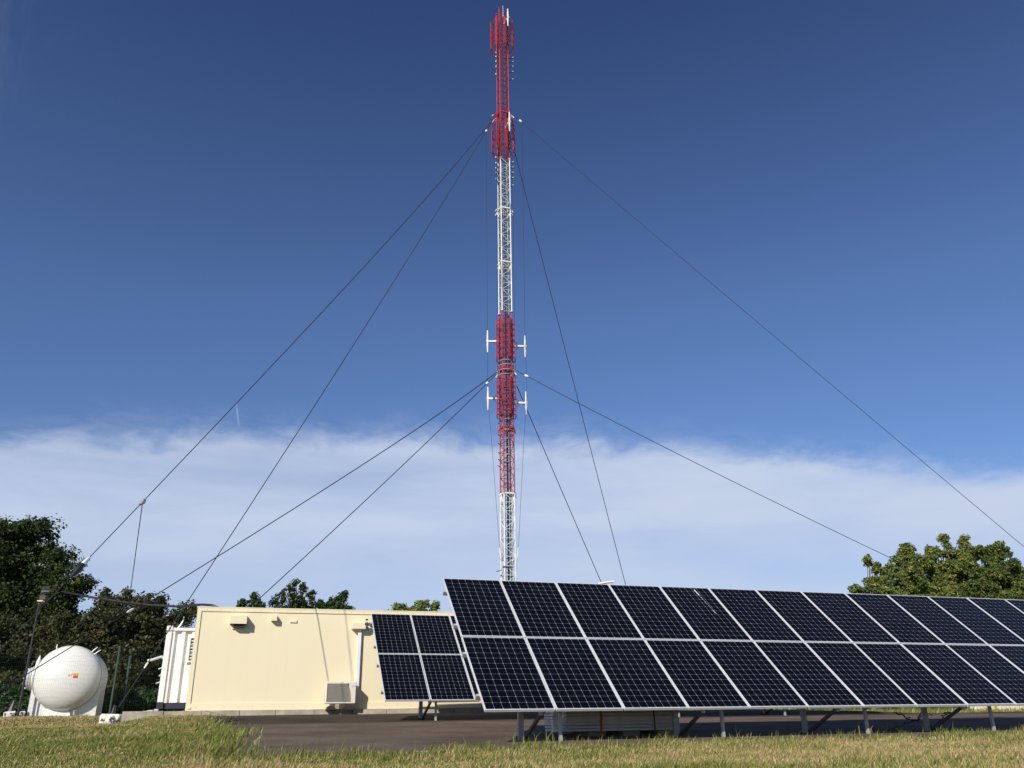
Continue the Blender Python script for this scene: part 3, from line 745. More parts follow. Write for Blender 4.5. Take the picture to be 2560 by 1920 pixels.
# ------------------------------------------------------------------ mesh fence
fy = 26.4
fence = thing('mesh_fence', 'green welded wire mesh fence with thin posts in front of the round white tank', 'fence', (0, 0, 0))
fp = [at(-190, 1790, fy), at(45, 1786, fy), at(274, 1782, fy), at(500, 1779, fy+1.2)]
FH = 1.92
for i, p_ in enumerate(fp):
    mb = MB(); mb.bar((p_.x, p_.y, .1), (p_.x, p_.y, .26+FH+.06), .045, .045); mb.build('post', M['fence'], fence)
def mesh_panel(a, b, z0):
    mb = MB(); d = Vector((b.x-a.x, b.y-a.y, 0)); Ln = d.length; d.normalize(); n_ = int(Ln/.055); th = .0012
    for i in range(n_+1):
        q = a + d*(Ln*i/n_); mb.bar((q.x, q.y, z0), (q.x, q.y, z0+FH), th, th, up=(0, 1, 0))
    for j in range(16):
        z = z0 + FH*j/15; mb.bar((a.x, a.y, z), (b.x, b.y, z), th*1.3, th*1.3)
        if j in (3, 8, 13): mb.bar((a.x, a.y, z+.03), (b.x, b.y, z+.03), th*1.3, th*1.3)
    return mb.build('mesh_panel', M['fence'], fence)
for i in range(3): mesh_panel(fp[i], fp[i+1], .27)
# side run of the fence going away
fq = at(306, 1772, 28.5); mb = MB(); mb.bar((fq.x, fq.y, .1), (fq.x, fq.y, 2.1), .05, .05); mb.build('post', M['fence'], fence)

# ------------------------------------------------------------------ guy anchors, floodlight
def rock_block(name, label, loc, size, rz):
    t_ = thing(name, label, 'anchor', loc, rz, 'concrete anchor blocks in the left grass')
    mb = MB(); mb.cbox((0, 0, size[2]/2-.03), size, .04); me = mb.build('block', M['block'], t_)
    for v_ in me.data.vertices: v_.co += Vector((random.uniform(-1, 1), random.uniform(-1, 1), random.uniform(-1, 1)))*.018
    return t_
b1 = at(275, 1815, 24.25)
rb = rock_block('anchor_block', 'whitewashed concrete anchor block with black fitting in the grass right of the tank', (b1.x, b1.y, gz(b1.x, b1.y)), (.50, .36, .30), .2)
mb = MB(); mb.tube([(0.02, 0, .22), (.05, 0, .5)], [.07, .03], 8); mb.build('anchor_rod', M['black'], rb)
b2 = at(20, 1814, 26.3)
rb2 = rock_block('anchor_block', 'pale broken anchor block at the foot of the floodlight pole at far left', (b2.x, b2.y, gz(b2.x, b2.y)), (.34, .30, .22), .5)
mb = MB(); mb.tube([(.0, 0, .10), (.03, 0, .5)], [.14, .02], 8); mb.build('anchor_cone', M['black'], rb2)
mb = MB(); mb.cbox((.30, 0, .1), (.2, .2, .2), .03); mb.build('loose_block', M['block'], rb2)
fb = Vector((b2.x+.22, b2.y, gz(b2.x+.22, b2.y))); ftop = at(92, 1500, 26.3)
fl = thing('floodlight', 'dark floodlight on a tall thin pole at left in front of the trees', 'floodlight', fb)
H_ = ftop.z-fb.z
mb = MB(); mb.tube([(0, 0, -.05), (0, 0, H_)], .024, 8); mb.build('pole', M['pole_dark'], fl)
mb = MB(); mb.tube([(0, 0, H_), (.05, 0, H_+.14), (.14, 0, H_+.2)], .018, 6); mb.tube([(-.03, 0, H_-.12), (.06, 0, H_-.12)], .03, 6); mb.build('bracket', M['steel_dark'], fl)
mb = MB(); mb.cbox((.12, -.02, H_+.06), (.22, .16, .16), .02); hd_ = mb.build('lamp_head', M['black'], fl)
mb = MB(); mb.cbox((.08, -.06, H_-.045), (.18, .14, .05), .012); mb.build('lamp_glass', M['pale'], hd_)
mb = MB()
for i in range(7): mb.bar((.02+.033*i, 0, H_+.25), (.03+.036*i, 0, H_+.42), .01, .01)
mb.bar((.0, 0, H_+.26), (.25, 0, H_+.26), .03, .05); mb.build('bird_spike', M['steel_dark'], fl)

# ------------------------------------------------------------------ mast
MD = 55.0
mx_, my_ = -.41, MD
def mz(v): return at(1262, v, MD).z
mbase = gz(mx_, my_)
mast = thing('guyed_mast', 'tall red and white lattice radio mast with caged antennas rising behind the solar panels', 'mast', (mx_, my_, 0), 0)
MR = R(20); half = .75/2
def corner(k):
    a = MR + R(45) + k*math.pi/2; r_ = half*math.sqrt(2); return (r_*math.cos(a), r_*math.sin(a))
CN = [corner(k) for k in range(4)]
def lattice(z0, z1, mat, lab):
    legs = MB(); br = MB()
    rl = .040 if mat is M['mast_red'] else .050
    for (x, y) in CN: legs.tube([(x, y, z0), (x, y, z1)], rl, 8)
    n_ = max(1, round((z1-z0)/.6)); bay = (z1-z0)/n_
    for i in range(n_):
        za, zb = z0+i*bay, z0+(i+1)*bay
        for k in range(4):
            (x0, y0), (x1, y1) = CN[k], CN[(k+1) % 4]
            br.tube([(x0, y0, za), (x1, y1, za)], .020, 5, False)
            if (i+k) % 2: br.tube([(x0, y0, za), (x1, y1, zb)], .020, 5, False)
            else: br.tube([(x1, y1, za), (x0, y0, zb)], .020, 5, False)
    for (x, y) in CN: legs.tube([(x, y, z1-.06), (x, y, z1+.0)], .085, 8)
    for (x, y) in CN: legs.tube([(x, y, z0), (x, y, z0+.06)], .085, 8)
    o = legs.build('lattice_section', mat, mast); o['label'] = lab
    br.build('bracing', mat, o)
Zb = [mbase, mz(1236), mz(783), mz(402), mz(30)]
lattice(Zb[0], Zb[1]-.01, M['mast_white'], 'lowest white lattice section')
lattice(Zb[1], Zb[2]-.01, M['mast_red'], 'lower red lattice section')
lattice(Zb[2], Zb[3]-.01, M['mast_white'], 'upper white lattice section')
lattice(Zb[3], Zb[4], M['mast_red'], 'topmost red lattice section')
# feeder cables inside
mb = MB()
for k in range(7):
    x = -.05+.021*k; zt = [mz(800), mz(700), mz(560), mz(430), mz(300), mz(150), mz(900)][k]
    mb.tube([(x, -.28, mbase), (x+.01, -.28, mz(1100)), (x, -.28, zt)], .014, 6)
mb.build('feeder_cable', M['black'], mast)
mb = MB(); 
for sx in (-.14, .16): mb.tube([(sx+.0, .1, mbase), (sx, .1, Zb[4]-1)], .018, 5)
z = mbase
while z < Zb[4]-1: mb.tube([(-.14, .1, z), (.16, .1, z)], .012, 4); z += .3
mb.build('ladder', M['steel_dark'], mast)
mb = MB(); mb.tube([(.10, 0, Zb[4]-.6), (.10, 0, mz(40)), (.10, 0, mz(14))], [.05, .03, .014], 6)
mb.build('lightning_rod', M['insul'], mast)
mb = MB(); mb.tube([(CN[0][0], CN[0][1], Zb[4]), (.1, 0, Zb[4]+.5)], .02, 5); mb.tube([(CN[1][0], CN[1][1], Zb[4]-.2), (.1, 0, Zb[4]-.8)], .02, 5)
mb.build('rod_stay', M['mast_red'], mast)
def octring(z, r, rot, n=8): return [(r*math.cos(rot+2*math.pi*(k+.5)/n), r*math.sin(rot+2*math.pi*(k+.5)/n), z) for k in range(n)]
def cage(v0, v1, width, rot, nr, n=8, sub=2, skip=()):
    z1, z0 = mz(v0), mz(v1); r_ = width/2/math.cos(math.pi/8)
    mb = MB()
    for k in range(n):
        if k in skip: continue
        for j in range(nr):
            z = z0 + (z1-z0)*(j/(nr-1)) + (.0 if j in (0, nr-1) else (.09 if j % 2 else -.09))
            P = octring(z, r_, rot, n); a, b = Vector(P[k]), Vector(P[(k+1) % n])
            mb.tube([a, b], .019, 5, False)
        P0 = octring(z0, r_, rot, n); P1 = octring(z1, r_, rot, n)
        for fct, rr in ((0, .027), (.86, .016), (.14, .016)):
            a0 = Vector(P0[k]).lerp(Vector(P0[(k+1) % n]), fct); a1 = Vector(P1[k]).lerp(Vector(P1[(k+1) % n]), fct)
            mb.tube([a0, a1], rr, 6)
    # panels behind the bars: slim antenna boxes
    o = mb.build('antenna_cage', M['mast_red'], mast)
    sp_ = MB()
    for zz in (z0, (z0+z1)/2, z1):
        P = octring(zz, r_, rot, n)
        for k in range(0, n, 2):
            c_ = min(CN, key=lambda q: (q[0]-P[k][0])**2+(q[1]-P[k][1])**2)
            sp_.tube([P[k], (c_[0], c_[1], zz-.35 if zz == z0 else zz)], .022, 5, False)
    sp_.build('cage_strut', M['mast_red'], o)
    for k in range(n):
        if k in skip: continue
        P = octring(0, r_*.74, rot, n); a, b = Vector(P[k]), Vector(P[(k+1) % n]); c_ = (a+b)/2
        if k % 2 == 0:
            pm = MB()
            for q in range(4):
                zc = z0 + (z1-z0)*(q+.5)/4
                pm.bar((c_.x, c_.y, zc-(z1-z0)*.085), (c_.x, c_.y, zc+(z1-z0)*.085), .16, .03, up=(c_.x, c_.y, 0))
            pm.build('antenna_element', M['steel_dark'], o)
    return r_
cage(62, 128, 1.86, R(-8), 10); cage(312, 385, 1.78, R(-8), 10)
rc = cage(806, 900, 1.36, 0, 14); cage(950, 1042, 1.36, 0, 14)
# pale grey rings between the two lower cages and below
for v_ in (906, 917, 929.5, 941, 1051, 1078, 1100, 1122, 1140):
    mb = MB(); P = octring(mz(v_), .60 if v_ < 1000 else .46, 0); P.append(P[0])
    mb_pts = P if v_ < 1000 else P[4:8]
    mb.tube(mb_pts, .026, 5, False); 
    for k in range(0, 8, 2): mb.tube([P[k], (P[k][0]*.6, P[k][1]*.6, P[k][2])], .018, 4)
    mb.build('ring_frame', M['ringgrey'], mast)
# white T-shaped dipole antennas
def dipole(tipx, tipy, z, ln=1.6, boxx=.5, lab=None):
    mb = MB(); d = Vector((tipx, tipy, 0)).normalized(); a = d*boxx + Vector((0, 0, z)); b = Vector((tipx, tipy, z))
    mb.bar(a, b, .13, .13); 
    mb.tube([b+Vector((0, 0, -ln/2)), b+Vector((0, 0, -ln*.05)), b+Vector((0, 0, ln*.05)), b+Vector((0, 0, ln/2))], [.05, .085, .085, .05], 8)
    mb.tube([b-d*.08, b+d*.09], .10, 8)
    o = mb.build('dipole_antenna', M['mast_white'], mast)
    if lab: o['label'] = lab
    mb = MB(); mid = a.lerp(b, .55)
    mb.tube([mid, d*boxx+Vector((0, 0, z+.55))], .018, 5); mb.tube([mid, d*boxx+Vector((0, 0, z-.55))], .018, 5); mb.build('antenna_brace', M['steel_dark'], o)
def px2x(u, v): return at(u, v, MD).x - mx_
dipole(px2x(1219, 853), 0, mz(853), 1.75); dipole(px2x(1313, 864), .2, mz(864), 1.75)
dipole(px2x(1220, 996), 0, mz(996), 1.75); dipole(px2x(1315.5, 1006), .2, mz(1006), 1.75)
dipole(px2x(1270, 70), -1.15, mz(70), 1.9, .5); dipole(px2x(1274, 328), -1.15, mz(328), 1.9, .5)
# small side antennas
def side_arm(v, side):
    z = mz(v); x1 = px2x(1262 + side*22, v); mb = MB()
    if side < 0: mb.tube([(-.42, .0, z-.12), (x1+.18, -.1, z-.10), (x1, -.2, z+.24)], .042, 5)
    else: mb.tube([(.42, 0, z-.05), (x1+.05, -.1, z+.04)], .038, 5)
    o = mb.build('side_antenna', M['black'], mast)
    mb = MB(); 
    if side < 0: mb.tube([(x1, -.2, z+.22), (x1-.01, -.22, z+.34)], .036, 6)
    else: mb.tube([(x1-.12, -.1, z+.03), (x1+.02, -.1, z+.045)], .032, 6)
    mb.build('antenna_tip', M['insul'], o)
for v_ in (142, 152, 164, 177, 196): side_arm(v_, -1); side_arm(v_+5, 1)
for v_ in (404, 418, 431, 443, 458): side_arm(v_, -1)
for v_ in (408, 421, 434, 447, 466): side_arm(v_, 1)
mb_ = None
for v_ in (1060, 1089, 1111, 1134, 1151, 1167):
    z = mz(v_); x1 = px2x(1246, v_); mb = MB(); mb.bar((-.44, -.1, z-.06), (x1-.02, -.15, z+.05), .09, .03); mb.build('step_plate', M['steel_dark'], mast)
mb = MB(); mb.box((-.1, -.45, mz(1160)), (.32, .2, .10)); mb.build('step_plate', M['steel_dark'], mast)
mb = MB(); mb.box((-.12, -.45, mz(1420)), (.5, .25, .08)); mb.bar((-.44, -.2, mz(1426)), (-.8, -.2, mz(1430)), .12, .04); mb.build('step_plate', M['steel_dark'], mast)
# brackets that hold the guys
def bracket(v, mat, wide, drop=.3, tip=None):
    z = mz(v); mb = MB()
    for k in range(4):
        (x0, y0), (x1, y1) = CN[k], CN[(k+1) % 4]; mb.bar((x0, y0, z), (x1, y1, z), .12, .12)
    o = mb.build('guy_bracket', mat, mast)
    for sx, sy in ((-1, -.6), (1, -.25), (1, .8), (-1, .5)):
        m2 = MB(); a = Vector((sx*.35, sy*.35, z)); b = Vector((sx*wide, sy*wide*.8, z-drop))
        m2.bar(a, b, .10, .08); m2.bar(Vector((sx*.35, sy*.35, z-.55)), b, .06, .06); q = m2.build('outrigger', mat, o)
        m3 = MB(); m3.tube([b, b+Vector((sx*.12, sy*.08, -.18))], .04, 6); m3.build('shackle', tip or M['insul'], q)
bracket(287, M['mast_red'], .78); bracket(526, M['mast_white'], .58, .10, M['mast_white']); bracket(660, M['mast_white'], .44, .08, M['mast_white']); bracket(924, M['mast_red'], .62)
bracket(1072, M['mast_red'], .5, .05, M['mast_red']); bracket(1236, M['mast_white'], .45, 0)
# whips near the mast foot
for u0, u1 in ((1249, 1253), (1296, 1293)):
    mb = MB(); mb.tube([(px2x(u0, 1372), -.3, mz(1372)), (px2x(u1, 1400), -.2, mz(1400)), (px2x(1262+(u1-1262)*.6, 1402), -.1, mz(1403))], .05, 6); mb.build('wire_arm', M['mast_white'], mast)

# ------------------------------------------------------------------ guy wires
def rope(name, label, cat, a, b, r_, sag, group, fit=(), r1=None, mat=None):
    a = Vector(a); b = Vector(b); n_ = 36; mb = MB(); P = []
    for i in range(n_+1):
        k = i/n_; P.append(a.lerp(b, k) - Vector((0, 0, sag*4*k*(1-k))))
    mb.tube([p - a for p in P], [r_ + ((r1 or r_)-r_)*i/n_ for i in range(n_+1)], 6)
    root = thing(name, label, cat, a, 0, group)
    mb.build('rope', mat or M['wire'], root)
    for (k, kind) in fit:
        i = k*n_; i0 = int(i); p = P[i0].lerp(P[min(i0+1, n_)], i-i0) - a; d = (P[min(i0+1, n_)]-P[i0]).normalized()
        m2 = MB()
        if kind == 'ball':
            m2.tube([p+d*q for q in (-.18, -.12, 0, .12, .18)], [.02, .075, .095, .075, .02], 10); m2.build('insulator', M['insul'], root)
        elif kind == 'small':
            m2.tube([p+d*q for q in (-.12, -.06, .06, .12)], [.012, .026, .026, .012], 8); m2.build('insulator', M['insul'], root)
        elif kind == 'turn':
            m2.tube([p+d*q for q in (-.22, -.05, .12)], [.02, .05, .02], 8); m2.build('thimble', M['insul'], root)
            m3 = MB(); m3.tube([p+d*q for q in (-.05, .02, .16, .30, .4)], [.025, .05, .065, .04, .016], 8); m3.build('turnbuckle', M['black'], root)
        elif kind == 'clamp':
            m2.tube([p+d*q for q in (-.10, 0, .10)], [.03, .06, .03], 8); m2.build('clamp', M['alu_dull'], root)
    return P
def mp(u, v): q = at(u, v, MD); return Vector((q.x, q.y, q.z))
gA = at(-236, 1884, 12.85); gA.z = gz(gA.x, gA.y)
gB = Vector((b1.x+.05, b1.y, gz(b1.x, b1.y)+.25))
gD = at(318, 1800, 31.5); gD.z = gz(gD.x, gD.y)
gE = at(3040, 1762, 44.0); gE.z = gz(gE.x, gE.y)
gG = at(1650, 1795, 76.0); gG.z = gz(gG.x, gG.y)
G_ = 'guy wires of the mast'
def k_at_u(P0, P1, u):
    # parameter where the straight wire crosses photo column u
    f = lambda q: 1280 + FPX*(q.dot(Vector(_R)))/q.dot(Vector(_F))
    lo, hi = 0., 1.; s0 = f(P0) > u
    for _ in range(40):
        m = (lo+hi)/2
        if (f(P0.lerp(P1, m)) > u) == s0: lo = m
        else: hi = m
    return lo
PA0 = mp(1237, 292)
PA = rope('guy_wire', 'thickest upper guy wire running down to the left edge in front of the trees', 'guy wire', PA0, gA, .030, .5, G_, ((k_at_u(PA0, gA, 210), 'turn'), (k_at_u(PA0, gA, 360), 'clamp')), .007)
PB0 = mp(1232, 300)
rope('guy_wire', 'thin upper guy wire coming down between tank and white container', 'guy wire', PB0, gB, .024, .4, G_, ((k_at_u(PB0, gB, 1216), 'ball'), (k_at_u(PB0, gB, 366), 'small')), .014)
PC0 = mp(1244, 929)
rope('guy_wire', 'thick lower guy wire crossing in front of the round tank', 'guy wire', PC0, gA, .032, .3, G_, ((k_at_u(PC0, gA, 328), 'small'),), .007)
PD0 = mp(1240, 936)
rope('guy_wire', 'lower guy wire going down behind the roof of the cream shelter', 'guy wire', PD0, gD, .026, .25, G_, ((k_at_u(PD0, gD, 1218), 'ball'),), .018)
PE0 = mp(1284, 288)
rope('guy_wire', 'long upper guy wire leaving the photo at the right edge', 'guy wire', PE0, gE, .018, .1, G_, ((k_at_u(PE0, gE, 1301), 'ball'),), .015)
PF0 = mp(1290, 926)
rope('guy_wire', 'lower guy wire running into the trees at right', 'guy wire', PF0, gE, .024, .45, G_, ((k_at_u(PF0, gE, 1316), 'ball'),), .015)
rope('guy_wire', 'steep upper guy wire right of the mast ending behind the near array', 'guy wire', mp(1287, 380), gG, .028, .2, G_, (), .028)
rope('guy_wire', 'steep lower guy wire right of the mast ending behind the near array', 'guy wire', mp(1292, 965), gG, .030, .1, G_, (), .030)
kc = k_at_u(PA0, gA, 360); pc = PA0.lerp(gA, kc) - Vector((0, 0, .5*4*kc*(1-kc)))
rope('hanging_wire', 'thin wire hanging from the clamp on the thick guy wire down to the anchor block', 'wire', pc, gB, .009, 0.0, None, (), .006, M['wire'])
# thin vertical wires either side of the mast
def vwire(pts, lab):
    q = [mp(u, v) for u, v in pts]; mb = MB(); mb.tube([p-q[0] for p in q], .011, 5); t_ = mb.build('vertical_wire', M['wire'])
    t_.location = q[0]; tag(t_, lab, 'wire', 'thin wires strung beside the mast')
vwire([(1216, 335), (1217, 600), (1219, 852), (1219, 955), (1220, 1000), (1228, 1090), (1249, 1372)], 'thin wire strung left of the mast through the white antenna tips')
vwire([(1305, 330), (1309, 600), (1313, 864), (1317, 955), (1316, 1006), (1310, 1095), (1296, 1372)], 'thin wire strung right of the mast through the white antenna tips')
vwire([(1241, 400), (1243, 800), (1244, 925)], 'thin wire close along the left side of the upper white mast section')
vwire([(1281, 400), (1286, 800), (1289, 925)], 'thin wire close along the right side of the upper white mast section')

# overhead cable from the left trees to the shelter roof
cp = [at(150, 1478, 35), at(222, 1492, 28.3), at(300, 1504, 27.8), at(380, 1513, 27.2), at(440, 1516, 26.8), at(478, 1513, 26.5), at(505, 1511.5, 26.2), at(530, 1513, 26), at(580, 1519, 25.8)]
cp[-1].z = min(cp[-1].z, SO.z+SH+.06)
mb = MB(); mb.tube([p-cp[0] for p in cp], .036, 8); o = mb.build('overhead_cable', M['black']); o.location = cp[0]
tag(o, 'thick black cable hanging from the left trees to the roof of the cream shelter', 'cable')

# ------------------------------------------------------------------ stack of modules under the near array
st = 13.45 - 0
pL = at_s(1381, 1800, 13.15); pR_ = at_s(1698, 1800, 13.15); tL, tR = pL.dot(D), pR_.dot(D); LW = tR-tL
gst = gz(*( (pL+pR_)/2).xy)
nb = 9; hb = .046
base = gst + .085
for i in range(nb):
    off = random.uniform(-.012, .012); z = base + hb*i
    mb = MB(); mb.cbox((LW/2+.12, .5, hb/2-.003), (LW-.24, 1.0, hb-.006), .004); 
    o = thing('stacked_module', None, None, ts(tL+off, 13.15, z), AZ, 'packed panels stacked under the near array')
    ordn = ['lowest', 'second', 'third', 'fourth', 'fifth', 'sixth', 'seventh', 'eighth', 'topmost'][i]
    tag(o, ('%s grey framed panel %s the stack under the near array' % (ordn, 'of' if i in (0, 8) else 'from the bottom of')), 'stacked panel')
    mb.build('module_frame', M['board'], o)
    mb = MB(); mb.cbox((.085, .04, hb/2-.003), (.15, .10, hb-.008), .004); mb.build('corner_protector', M['insul'], o)
for k, x in enumerate((.55, 1.25, 1.75)):
    mb = MB(); q = ts(tL+LW*(.35, .62, .9)[k], 13.25, gst-.02); mb.cbox((0, .3, .05), (.30, .7, .10), .01)
    o = mb.build('support_block', M['brick']); o.location = q; o.rotation_euler = (0, 0, AZ)
    tag(o, ('left', 'middle', 'right')[k] + ' grey support block under the stacked panels', 'block', 'support blocks under the stacked panels')
for k, (u, mt, wd) in enumerate(((1503, 'orange', .034), (1636, 'black', .022))):
    pp = at_s(u, 1800, 13.13); mb = MB(); tt_ = pp.dot(D); hz = nb*hb
    mb.bar((0, 0, -.03), (0, 0, hz+.01), wd, .006, up=(0, 1, 0)); mb.bar((0, -.002, hz+.006), (0, .6, hz+.006), wd, .005); mb.bar((0, 0, -.03), (.0, .5, -.035), wd, .005)
    o = mb.build('strap', M[mt]); o.location = ts(tt_, 13.13, base); o.rotation_euler = (0, 0, AZ)
    tag(o, ('orange strap' if k == 0 else 'black strap') + ' wrapped round the stacked panels under the near array', 'strap')
# tangled cable hanging behind a post
mb = MB(); pts = []
c0 = at_s(2315, 1778, 13.6)
for i in range(90):
    a = i/89; pts.append((-.75+1.5*a + .04*math.sin(i*1.9), .04*math.cos(i*1.3), -.02 - .32*math.exp(-((a-.5)/.28)**2)*abs(math.sin(a*7.5)) + .015*math.sin(i*2.7)))
mb.tube(pts, .009, 5)
pts = [(-.9+1.0*i/40, .05*math.sin(i*.9), -.30+.25*i/40+.02*math.sin(i*1.7)) for i in range(41)]; mb.tube(pts, .008, 5)
o = mb.build('tangled_wire', M['steel_dark']); o.location = c0; o.rotation_euler = (0, 0, AZ)
tag(o, 'tangled dark wire hanging around a post under the right part of the near array', 'wire')
# white flat lamp peeking above the array
lp = at(1515, 1456, 30.0)
sl_ = thing('area_lamp', 'flat white lamp head peeking just over the top edge of the near array', 'lamp', (lp.x, lp.y, gz(lp.x, lp.y)), .1)
hz = lp.z - gz(lp.x, lp.y)
mb = MB(); mb.bar((-.30, 0, hz-.045), (.27, 0, hz+.03), .22, .05); mb.build('lamp_head', M['white'], sl_)
mb = MB(); mb.tube([(-.2, 0, 0), (-.2, 0, hz-.06)], .05, 8); mb.build('pole', M['alu_dull'], sl_)
# cream barrier far right
bp0 = at(2440, 1776, 36); bz = gz(bp0.x, bp0.y)
br_ = thing('concrete_barrier', 'low cream wall with a yellow patch beyond the tarmac at far right', 'wall', (bp0.x, bp0.y, bz), AZ)
mb = MB(); mb.cbox((5, .15, .18), (10, .3, .38), .02); mb.build('wall', M['beige'], br_)
mb = MB(); mb.box((1.05, -.004, .2), (.16, .012, .2)); mb.build('yellow_patch', M['yellow'], br_)
# pale line of kerb stones at front of the tarmac
kb = MB(); _q = at_s(1130, 1860, 11.0).dot(D); seg_box(_q-.45, _q+.45, 11.02, 11.07, -.5, gz(*ts(_q, 11.05).xy)+.014); kb.build('kerb', M['concrete'])['kind'] = 'structure'

# ------------------------------------------------------------------ trees
def tree(name, label, lobes, base, leaf, nclump, per, cols, group, clump_r=.6, bare=.0, seed=1, cat='tree', fill=.55, trunk_r=None):
    """lobes: list of (centre Vector, rx, rz); crown = leaf clumps spread through lobes"""
    rg = np.random.default_rng(seed)
    bz_ = gz(base.x, base.y); root = thing(name, label, cat, (base.x, base.y, bz_), 0, group)
    O = np.array([base.x, base.y, bz_])
    sub = []                                  # every lobe breaks up into boughs of uneven size
    for (c_, rx_, rz_) in lobes:
        k_ = int(np.clip(5 + 3.2*(rx_*rx_*rz_)**.33*3, 6, 22))
        for q in range(k_):
            dd = rg.normal(size=3); dd /= np.linalg.norm(dd); dd[2] = dd[2]*.9 + .15
            rr = (.18 + .30*rg.random()**1.5); ro = .95 - rr*.5 + .28*rg.random()**3
            sub.append((c_.x+dd[0]*rx_*ro, c_.y+dd[1]*rx_*ro, c_.z+dd[2]*rz_*ro, max(rx_*rr*1.15, .12), max(rz_*rr, .12)))
        sub.append((c_.x, c_.y, c_.z, rx_*.62, rz_*.62))
    sub = np.array(sub)
    vol = (sub[:, 3]**2*sub[:, 4])**.58; vol = vol/vol.sum()
    which = rg.choice(len(sub), nclump, p=vol)
    C = sub[which, :3]; RX = sub[which, 3]; RZ = sub[which, 4]
    d = rg.normal(size=(nclump, 3)); d /= np.linalg.norm(d, axis=1)[:, None]
    rad = rg.random(nclump)**(1/2.6)
    rad = np.where(rg.random(nclump) < .15, rad*1.35, rad)
    cc = C + d*np.stack([RX, RX, RZ], 1)*rad[:, None]
    kp = cc[:, 2] > bz_+.3; cc = cc[kp]; which = which[kp]; nclump = len(cc)
    subw = rg.random(len(sub))
    cr = clump_r*(.35+.75*rg.random(nclump)**1.5)
    n = nclump*per; ci = np.repeat(np.arange(nclump), per)
    e = rg.normal(size=(n, 3)); e /= np.linalg.norm(e, axis=1)[:, None]
    pos = cc[ci] + e*(cr[ci]*rg.random(n)**.45)[:, None]*np.array([1, 1, .75])
    # leaf quads
    a = rg.normal(size=(n, 3)); a /= np.linalg.norm(a, axis=1)[:, None]
    nrm = e*.6 + rg.normal(size=(n, 3))*.5 + np.array([0, 0, .35]); nrm /= np.linalg.norm(nrm, axis=1)[:, None]
    t1 = np.cross(nrm, a); t1 /= np.linalg.norm(t1, axis=1)[:, None]; t2 = np.cross(nrm, t1)
    sz = (leaf*(.6+.8*rg.random(n)))[:, None]
    V = np.empty((n, 4, 3)); V[:, 0] = pos - t1*sz*.5; V[:, 1] = pos - t2*sz*.32 + nrm*sz*.08; V[:, 2] = pos + t1*sz*.55; V[:, 3] = pos + t2*sz*.32 + nrm*sz*.08
    V -= O
    k = np.arange(n)*4; F = np.stack([k, k+1, k+2, k+3], 1)
    cols = np.array(cols); w1 = np.clip(subw[which]*.7 + rg.random(nclump)*.3, 0, 1); cA = cols[0]*(1-w1[:, None]) + cols[1]*w1[:, None]
    acc = rg.random(nclump) < .07; cA[acc] = cols[2]
    c = cA[ci]*(.75+.5*rg.random((n, 1)))
    pick = rg.random(n) < .05; c[pick] = cols[2]*(.8+.4*rg.random((pick.sum(), 1)))
    raw_mesh('crown', V.reshape(-1, 3), F, M['leaf'], root, np.repeat(c, 4, 0), 4)
    # trunk and limbs
    mb = MB(); H = max(l[0].z + l[2]*.4 for l in lobes) - bz_
    tr = trunk_r or max(.08, H*.022)
    ctr = sum((l[0] for l in lobes), Vector())/len(lobes)
    top = Vector((ctr.x-base.x, ctr.y-base.y, H*.72))
    path = [Vector((0, 0, -.1)), Vector((top.x*.1, top.y*.1, H*.22)), Vector((top.x*.45+.1*H*.1, top.y*.4, H*.45)), top]
    mb.tube(path, [tr*1.2, tr*.85, tr*.55, tr*.2], 10)
    for l in lobes:
        for q in range(3):
            dd = Vector(rg.normal(size=3)); dd.normalize()
            e1 = Vector((l[0].x-base.x, l[0].y-base.y, l[0].z-bz_)) + Vector((dd.x*l[1], dd.y*l[1], dd.z*l[2]))*.65
            s_ = path[1].lerp(path[2], rg.random()) if rg.random() < .6 else path[2].lerp(path[3], rg.random())
            mid = s_.lerp(e1, .5) + Vector((0, 0, H*.04)); mb.tube([s_, mid, e1], [tr*.42, tr*.25, tr*.06], 6)
    for i in rg.choice(nclump, min(nclump, 70), replace=False):
        e1 = Vector(cc[i]-O); lob = min(lobes, key=lambda l: (l[0]-Vector(cc[i])).length); s_ = Vector((lob[0].x-base.x, lob[0].y-base.y, lob[0].z-bz_-lob[2]*.4))
        mb.tube([s_, s_.lerp(e1, .55)+Vector((0, 0, .1)), e1 + (e1-s_)*.12], [tr*.14, tr*.08, tr*.03], 4)
    mb.build('trunk', M['bark'], root, smooth=True)
    return root
def lobes_px(L_, y):
    out = []
    for (u, v, ru, rv, *dy) in L_:
        yy = y + (dy[0] if dy else 0); c = at(u, v, yy); k = at(u+ru, v, yy).x - c.x; kz = c.z - at(u, v+rv, yy).z
        out.append((c, abs(k), abs(kz)))
    return out
DK = [(.030,.050,.014), (.050,.075,.018), (.10,.11,.022)]
OL = [(.045,.055,.020), (.070,.074,.026), (.12,.10,.035)]
GR = [(.095,.145,.035), (.20,.24,.060), (.34,.31,.06)]
PN = [(.028,.060,.020), (.045,.085,.026), (.06,.10,.03)]
def base_at(u, y): q = at(u, 1800, y); return Vector((q.x, q.y, 0))
Gl = 'trees and bushes behind the tank'
tree('broadleaf_tree', 'tall dark broadleaf tree at the left edge above the tank', lobes_px([(-90, 1470, 130, 130), (30, 1400, 95, 95), (100, 1450, 88, 80), (172, 1462, 44, 48, -1), (40, 1540, 130, 80), (150, 1520, 70, 45), (50, 1330, 40, 32), (-60, 1380, 80, 60)], 36), base_at(20, 36), .14, 1500, 60, DK, Gl, .6, seed=11)
